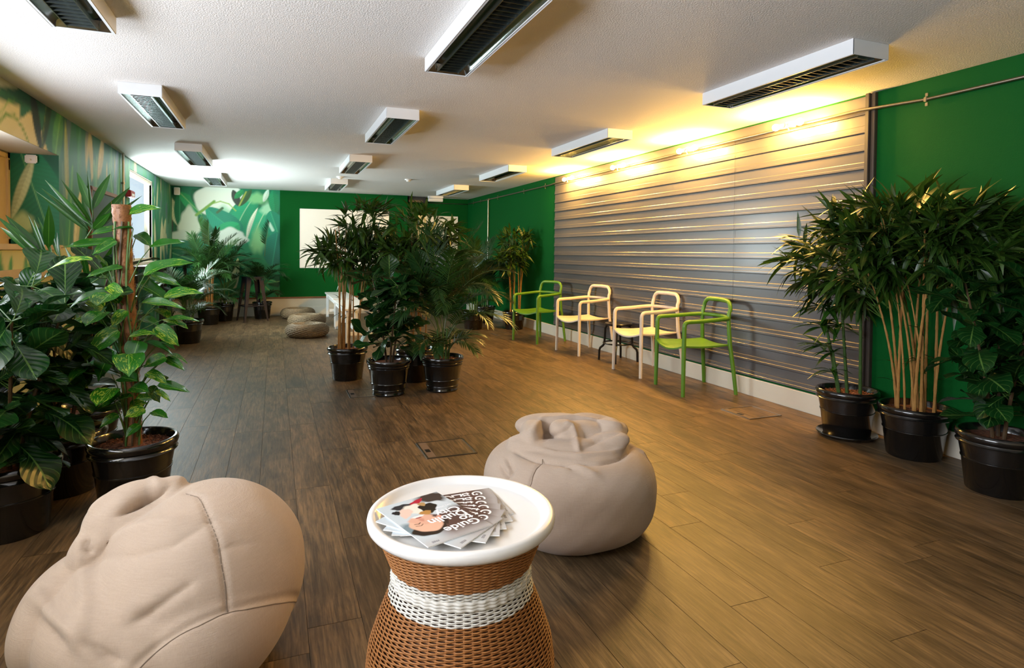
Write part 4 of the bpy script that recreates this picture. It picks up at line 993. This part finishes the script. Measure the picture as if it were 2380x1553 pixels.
def frond_arr(L, arch, nl, ll, lw, seed, droop=.5, t0=.25, vee=.5, spikes=0):
    """feather frond along +Y starting at the origin; returns a mesh builder with uv"""
    rg = random.Random(seed); mb = MB(); P = []
    a = arch[0]; p = Vector((0, 0, 0)); n = 24
    for i in range(n+1):
        P.append(p.copy()); a = arch[0]+(arch[1]-arch[0])*(i/n)**1.3; p = p+Vector((0, math.cos(a), math.sin(a)))*L/n
    mb.tube(P, [.0045*(1-.7*i/n) for i in range(n+1)], 5, False); uv = [(.5, .5)]*len(mb.v)
    for k in range(nl):
        f = t0+(1-t0)*(k/(nl-1)); i = min(n-1, int(f*n)); b = P[i].lerp(P[i+1], f*n-i) if f < 1 else P[n]; tg = (P[min(i+1, n)]-P[max(i-1, 0)]).normalized()
        sc = (.55+.45*math.sin(PI*min(1, (f-t0)/(1-t0)*.75+.22)))
        for s in (-1, 1):
            nrm = Vector((1, 0, 0)).cross(tg); d = (Vector((s, 0, 0))*(1-.45*f)+tg*(.55+.5*f)+nrm*vee*.6+rv(rg, .06)).normalized()
            ll_ = ll*sc*rg.uniform(.88, 1.08); q = b.copy(); up = nrm; base = len(mb.v); m = 4
            for j in range(m+1):
                g_ = j/m; hw = lw*.5*math.sin(PI*(g_*.86+.12)) if j < m else lw*.04; w_ = d.cross(up); w_.normalize()
                mb.v += [tuple(q-w_*hw), tuple(q+w_*hw)]; uv += [(.0, g_), (1., g_)]
                d = (d+Vector((0, 0, -droop*.22))).normalized(); q = q+d*ll_/m
            for j in range(m): a_ = base+2*j; mb.f.append((a_, a_+1, a_+3, a_+2))
    mb.uv = uv; return mb
FR = {}
def fr(key, *a, **k):
    FR[key] = [frond_arr(*a, **k, seed=s).mesh('frond', M['palm'], True, 180) for s in range(2)]
fr('up', L=.85, arch=(1.45, .7), nl=30, ll=.20, lw=.014, droop=.3)
fr('mid', L=.9, arch=(1.35, -.25), nl=34, ll=.21, lw=.014, droop=.5)
fr('out', L=.85, arch=(1.2, -.85), nl=34, ll=.20, lw=.014, droop=.7)
fr('short', L=.5, arch=(1.1, -.9), nl=24, ll=.15, lw=.012, droop=.7)
fr('spike', L=.45, arch=(1.5, 1.3), nl=40, ll=.13, lw=.008, droop=.05, t0=.35, vee=1.4)
def fit(o, t):
    co = np.empty(len(o.data.vertices)*3, np.float32); o.data.vertices.foreach_get('co', co); co = co.reshape(-1, 3); lc = np.array(t.location)
    for k_ in range(14):
        m = Matrix.LocRotScale(o.location, o.rotation_euler, o.scale); q = co @ np.array(m.to_3x3()).T + np.array(m.translation)+lc
        hx = q[:, 0].max() > XR-.03; lx = q[:, 0].min() < XL+.03; hy = q[:, 1].max() > YB-.03 and (lc[0] < 2.4)
        if not (hx or lx or hy): return
        if k_ < 9: o.rotation_euler.z += .5
        else: o.scale *= .84
def palm(label, x, y, seed, spec, kind='roll', stems=5, h=.31, r=.19, xmax=9, peb=False, base_z=None, name='potted_areca_palm', cane=False, ymax=99):
    rg = random.Random(seed); t = potted(name, label, x, y, kind, r, h, False, peb)
    for i in range(stems):
        a = 2*PI*i/stems; zt_ = rg.uniform(.12, .4) if not cane else rg.uniform(.5, .75); q = .05
        part('cane' if cane else 'stalk', MB().tube([(q*math.cos(a), q*math.sin(a), h*.86), (q*1.4*math.cos(a), q*1.4*math.sin(a), h*.86+zt_)], [.011, .007], 7), M['cane'] if cane else M['petiole'], t)
    for key, n, z0, sc in spec:
        for i in range(n):
            for tr_ in range(12):
                a = 2*PI*(i+rg.uniform(-.3, .3))/n+seed; s = sc*rg.uniform(.85, 1.12); rch = s*.74
                if x-math.sin(a)*rch < xmax and y+math.cos(a)*rch < ymax: break
            o = link('frond', FR[key][rg.randrange(2)], t); o.location = (.04*-math.sin(a), .04*math.cos(a), z0+rg.uniform(-.05, .05)); o.rotation_euler = (rg.uniform(-.12, .12), rg.uniform(-.25, .25), a); o.scale = (s, s, s); fit(o, t)
    return t
# ---- middle group
bamboo('potted bamboo at the left of the middle group, its crown reaching across the whiteboard', .654, 5.94, 21, [(.16, 0, 1.46, .24, .28, .24), (-.08, -.02, 1.20, .30, .28, .17), (.18, .02, 1.18, .26, .26, .24)], 12, 150, .16, top=1.6)
fig('fiddle leaf fig in front of the middle group, in a triple-ringed black pot', .917, 5.19, 31, 1.12, 120, .17, 'ring', [(905, 645, 905, 592, 46, -.1), (880, 700, 850, 690, 36, -.1), (870, 760, 850, 738, 34, -.15), (1000, 752, 960, 745, 28, -.12), (945, 690, 952, 655, 34, -.1), (850, 780, 815, 745, 40, -.12), (860, 800, 820, 800, 26, -.1), (960, 780, 985, 792, 26, -.15)], (.15, .21), 3, lo_z=.38, h=.30)
bamboo('potted bamboo at the back of the middle group, hidden below by the fig', 1.248, 5.66, 23, [(.08, .0, 1.42, .36, .28, .24), (-.16, .05, 1.15, .26, .26, .22), (.24, .05, 1.15, .3, .26, .28)], 10, 140, .16, top=1.6)
palm('feather palm at the right of the middle group, in a triple-ringed black pot', 1.389, 5.19, 3, [('up', 4, .62, 1.0), ('mid', 8, .62, .92), ('out', 10, .48, .9), ('out', 6, .7, .8), ('short', 10, .3, .95)], 'ring', h=.30, peb=True)
# ---- far right corner
bamboo('potted bamboo beside the far green armchair, with warm lit canes', 3.574, 8.95, 24, [(0.0, -.05, 1.36, .22, .40, .24), (-.14, .0, 1.12, .26, .36, .2)], 9, 90, .17, cap=120, xmax=XR, top=1.6, h=.29)
palm('potted feather palm in the far right corner, behind the corner bamboo', 3.42, 9.95, 5, [('up', 5, .5, 1.1), ('mid', 8, .5, 1.05), ('out', 8, .45, .95)], stems=4, xmax=XR, h=.29)
palm('potted feather palm left of the corner bamboo, behind the middle group', 2.95, 9.15, 6, [('up', 6, .5, 1.0), ('mid', 9, .55, .95), ('out', 8, .5, .85), ('short', 6, .3, .9)], stems=4, xmax=XR, h=.29)
# ---- far left group
palm('potted palm nearest of the far left group, in a black pot behind the pothos', -1.05, 8.9, 7, [('up', 4, .4, .8), ('mid', 7, .5, .8), ('out', 9, .45, .85), ('short', 7, .3, .9)], stems=4, h=.31)
palm('potted golden-caned palm in the far left group', -1.0, 11.02, 8, [('up', 5, .75, .9), ('mid', 10, .75, .9), ('out', 10, .72, .85), ('spike', 3, 1.1, 1.2)], stems=9, cane=True, ymax=YB-.02, h=.31)
palm('potted dark palm between the golden-caned palm and the bar stool', -.80, 11.5, 9, [('up', 5, .75, .85), ('mid', 9, .65, .85), ('out', 9, .6, .85), ('short', 7, .3, .9)], stems=4, ymax=YB-.02, r=.17, h=.31)
palm('potted palm with one upright brush-like frond, right of the bar stool', -.20, 11.72, 11, [('spike', 1, 1.15, 1.35), ('mid', 9, .6, .72), ('out', 9, .6, .72), ('short', 8, .3, .9)], stems=3, ymax=YB-.02, r=.17, h=.30)
# ---- right wall
t = potted('potted_dracaena', 'potted dracaena with green canes on a black saucer, nearest the cladding', 3.61, 2.95, 'roll', .195, .31, True, True)
rg = random.Random(2); F = Foliage(t, 'drac', 290)
for (bx0, by0, tx, ty, tz), hd in zip([(.0, 0, -.02, .05, 1.0), (.06, -.05, .08, -.02, 1.12), (-.05, .02, -.08, .05, .56), (-.02, .05, -.1, .12, .86)], (1, 1, .7, 1)):
    p0 = Vector((bx0, by0, .28)); p1 = Vector((tx, ty, tz)); pts = []; rs = []
    for k in range(15):
        f = k/14; pts += [p0.lerp(p1, f), p0.lerp(p1, f)+Vector((0, 0, .003))]; rs += [.0105-.004*f, .0125-.004*f]
    part('cane', MB().tube(pts, rs, 8), M['greencane'], t)
    for lv in range(3 if tz > .7 else 2):
        c = p1-Vector((0, 0, lv*.13))
        for k in range(10):
            a = rg.uniform(0, 2*PI); e = rg.uniform(-.3, .8); d = Vector((math.cos(a)*math.cos(e)-.25, math.sin(a)*math.cos(e), math.sin(e))); L_ = rg.uniform(.14, .23)*hd
            if 3.61+c.x+d.x*L_ > XR-.02: d.x = -abs(d.x)
            F.add(c, d, Z, L_, 1, None, rg)
F.done()
bamboo('large potted bamboo in the near right corner with a wide spreading crown', 3.655, 2.52, 27, [(-.10, .08, 1.42, .28, .52, .18), (-.20, .34, 1.20, .28, .40, .26), (-.04, -.28, 1.28, .24, .45, .24)], 13, 210, .19, top=1.6, xmax=XR, cs=.115, r=.20)
fig('potted fiddle leaf fig at the right edge of the picture, dark in shadow', 3.52, 1.98, 33, 1.15, 110, .16, 'roll', (), (.17, .24), 3, XR, .38)
# ---- near left
kx, ky = -1.02, 4.12
t = potted('potted_kentia_palm', 'potted kentia palm with broad upright leaflets, behind the pothos', kx, ky, 'roll', .19, .31)
loc = Vector((kx, ky, 0)); rg = random.Random(6)
def kfrond(rach, leaflets, dy):
    P = [AT(a, b, ky+dy*(i/len(rach)))-loc for i, (a, b) in enumerate(rach)]
    P[0] = Vector((rg.uniform(-.03, .03), rg.uniform(-.03, .03), .27))
    fo = part('frond_stalk', MB().tube(P, [.007-.004*i/(len(P)-1) for i in range(len(P))], 7), M['petiole'], t)
    for b0, b1, t0_, t1_, wp in leaflets:
        b = AT(b0, b1, ky+dy)-loc; e = AT(t0_, t1_, ky+dy+rg.uniform(-.12, .12))-loc; d = e-b
        o = link('leaflet', LM['kentia'][rg.randrange(2)], fo); o.matrix_local = orient(b, d, ((CAMP-loc-b).normalized()+rv(rg, .25)).normalized(), d.length*1.02, wp/math.hypot(t0_-b0, t1_-b1)/.13)
kfrond([(187, 900), (187, 700), (187, 600), (200, 555), (215, 530), (216, 484)], [(215, 490, 177, 399, 17), (216, 487, 254, 400, 17), (216, 526, 304, 433, 17), (218, 534, 272, 482, 18), (214, 518, 144, 419, 10), (212, 524, 104, 420, 13), (207, 534, 98, 438, 12), (203, 537, 80, 442, 10), (214, 536, 188, 440, 11), (216, 532, 256, 495, 14), (214, 500, 203, 398, 5), (214, 530, 168, 470, 10), (217, 538, 330, 454, 9)], -.1)
kfrond([(185, 900), (170, 700), (130, 615), (108, 603), (98, 560)], [(99, 604, -4, 494, 20), (104, 604, 14, 500, 24), (106, 600, 65, 500, 6), (122, 598, 88, 500, 7), (135, 596, 108, 505, 6), (112, 578, 117, 480, 20), (97, 600, -8, 520, 14), (140, 600, 128, 540, 6), (98, 590, 40, 545, 8), (110, 600, 72, 505, 7)], -.35)
kfrond([(190, 900), (195, 720), (210, 660), (240, 640)], [(200, 660, 150, 575, 12), (205, 650, 185, 560, 12), (215, 650, 230, 570, 14), (225, 645, 262, 580, 14), (235, 642, 285, 600, 12), (200, 670, 140, 640, 12), (210, 660, 250, 690, 14), (195, 680, 150, 690, 12)], .1)
kfrond([(187, 900), (200, 800), (230, 760), (262, 750)], [(235, 758, 200, 720, 12), (240, 755, 265, 700, 12), (255, 750, 300, 720, 12), (225, 765, 180, 770, 12)], .2)
fig('potted fiddle leaf fig at the left edge of the picture, nearest the camera', -1.06, 3.18, 41, 1.02, 90, .17, 'roll',
    [(-10, 832, 40, 773, 58, -.05), (-6, 884, 36, 850, 38, -.1), (15, 880, 74, 826, 56, 0), (73, 866, 160, 884, 46, -.1), (104, 826, 108, 744, 34, 0), (148, 815, 190, 778, 50, .05), (55, 885, 115, 905, 28, 0), (-4, 962, 42, 934, 38, -.1), (-5, 1010, 83, 985, 52, -.1), (-6, 1085, 56, 1060, 34, -.12), (-6, 712, 38, 678, 32, -.05), (0, 752, 76, 700, 52, -.05), (40, 737, 106, 716, 44, 0)], (.18, .25), 3, xmin=XL)
fig('tall potted fiddle leaf fig between the edge fig and the pothos', -.99, 3.64, 42, 1.12, 100, .18, 'roll',
    [(54, 686, 80, 622, 56, 0), (50, 672, 9, 642, 26, 0), (72, 702, 150, 682, 30, 0), (135, 648, 135, 596, 60, .0), (110, 656, 215, 660, 26, .05), (124, 840, 200, 835, 40, 0), (120, 740, 160, 715, 34, .1)], (.18, .25), 3, xmin=XL)
# pothos on a coir pole
px_, py_ = -.627, 3.337
t = potted('potted_pothos', 'tall variegated pothos climbing a coir moss pole in a black pot', px_, py_, 'roll', .192, .32, False, True)
loc = Vector((px_, py_, 0)); rg = random.Random(8)
mb = MB(); nz, na = 90, 28; top = 1.43; lean = Vector((-.045, 0))
for j in range(nz+1):
    f = j/nz; z = .27+(top-.27)*f; cr_ = .036+.002*math.sin(j*.9)
    if f > .96: cr_ *= 1.12
    for i in range(na): a = 2*PI*i/na; q = cr_+rg.uniform(-.0022, .0022); mb.v.append((lean.x*f+q*math.cos(a), q*math.sin(a), z))
for j in range(nz):
    for i in range(na): a = j*na+i; b = j*na+(i+1) % na; mb.f.append((a, b, b+na, a+na))
mb.f.append(tuple(nz*na+i for i in range(na)))
part('moss_pole', mb, M['coir'], t)
fb = MB()
for i in range(700):
    f = rg.random(); z = .3+(top-.3)*f; a = rg.uniform(0, 2*PI); pts = []
    for k in range(4): aa = a+k*rg.uniform(-.25, .25); q = .0385+rg.uniform(0, .004); pts.append((lean.x*f+q*math.cos(aa), q*math.sin(aa), z+k*rg.uniform(-.008, .008)))
    fb.tube(pts, .0006, 3, False)
tag(part('coir_fibres', fb, M['coir'], t), None, None, None, 'stuff')
F = Foliage(t, 'pothos', 290); PL = [(298, 498, 369, 476, 32, -.02), (318, 545, 352, 562, 28, .08), (310, 532, 260, 528, 14, -.03), (275, 565, 141, 573, 30, 0), (270, 560, 212, 592, 28, -.05), (300, 530, 200, 546, 28, .05),
  (350, 575, 430, 560, 32, 0), (335, 642, 432, 584, 46, -.08), (215, 605, 104, 605, 24, -.05), (285, 623, 190, 640, 22, -.05), (245, 680, 147, 700, 28, -.08), (250, 665, 286, 682, 26, -.06), (252, 690, 277, 704, 32, -.06), (293, 722, 256, 758, 32, -.08),
  (237, 742, 121, 752, 26, -.05), (330, 705, 430, 708, 28, -.05), (381, 692, 468, 671, 42, .05), (385, 746, 461, 737, 20, 0), (275, 768, 197, 816, 50, -.08), (360, 762, 418, 794, 38, -.08), (300, 784, 360, 769, 28, -.08), (322, 793, 306, 835, 48, -.09),
  (338, 795, 403, 816, 20, -.05), (264, 815, 210, 880, 58, -.08), (385, 830, 333, 846, 36, -.08), (383, 833, 430, 856, 24, -.03), (316, 835, 274, 850, 26, -.09), (280, 878, 318, 880, 38, -.09), (340, 868, 389, 880, 28, -.08), (306, 900, 344, 906, 32, -.09),
  (367, 895, 441, 909, 28, -.06), (275, 905, 222, 951, 46, -.08), (268, 937, 298, 908, 32, -.1), (350, 925, 315, 926, 28, -.09), (336, 950, 289, 969, 36, -.1), (352, 958, 391, 970, 22, -.08), (275, 965, 229, 986, 30, -.08), (325, 988, 290, 1009, 28, -.1),
  (360, 910, 396, 923, 14, -.05), (375, 762, 432, 752, 16, -.02), (372, 795, 406, 802, 14, -.04), (320, 660, 405, 690, 40, .1), (350, 640, 420, 660, 26, .12), (240, 715, 200, 690, 40, .1), (250, 620, 215, 590, 26, .08), (245, 760, 225, 735, 30, .1), (330, 740, 370, 755, 24, .05), (300, 950, 330, 930, 26, -.05), (255, 860, 240, 830, 30, .06), (345, 900, 372, 930, 24, .06)]
for i, (a, b, c, d_, wp, dy) in enumerate(PL):
    bb = AT(a, b, py_+dy)-loc; tp = AT(c, d_, py_+dy-.05)-loc; d = tp-bb
    F.add(bb, d, ((CAMP-loc-bb).normalized()*.6+Z*.75+rv(rg, .15)).normalized(), d.length, wp/math.hypot(c-a, d_-b)/.95, None, rg)
    f = max(.05, min(.97, (bb.z-.17-.27)/(top-.27))); s = Vector((lean.x*f+.036*(1 if bb.x > 0 else -1)*.6, -.03, .27+(top-.27)*f))
    part('petiole', MB().tube([s, s.lerp(bb, .5)+Vector((0, -.01, .02)), bb], [.0032, .0026, .002], 5), M['petiole'], t)
for i in range(16):
    z = rg.uniform(.4, 1.15); a = rg.uniform(0, 2*PI); s = Vector((lean.x*(z-.27)/1.1+.035*math.cos(a), .035*math.sin(a), z)); b = s+Vector((math.cos(a)*.12, math.sin(a)*.12, .06)); F.add(b, Vector((math.cos(a), math.sin(a), -.3)), Z, rg.uniform(.10, .15), 1, None, rg)
    part('petiole', MB().tube([s, b], [.003, .002], 5), M['petiole'], t)
F.done()
for k_ in range(3):
    a = -PI/2+(k_-1)*.7; part('vine_stem', MB().tube([((lean.x*f)+.042*math.cos(a+.4*math.sin(f*7)), .042*math.sin(a+.4*math.sin(f*7)), .27+(top-.35)*f) for f in np.linspace(0, 1, 26)], .005, 6), M['trunk'] if k_ == 1 else M['petiole'], t)
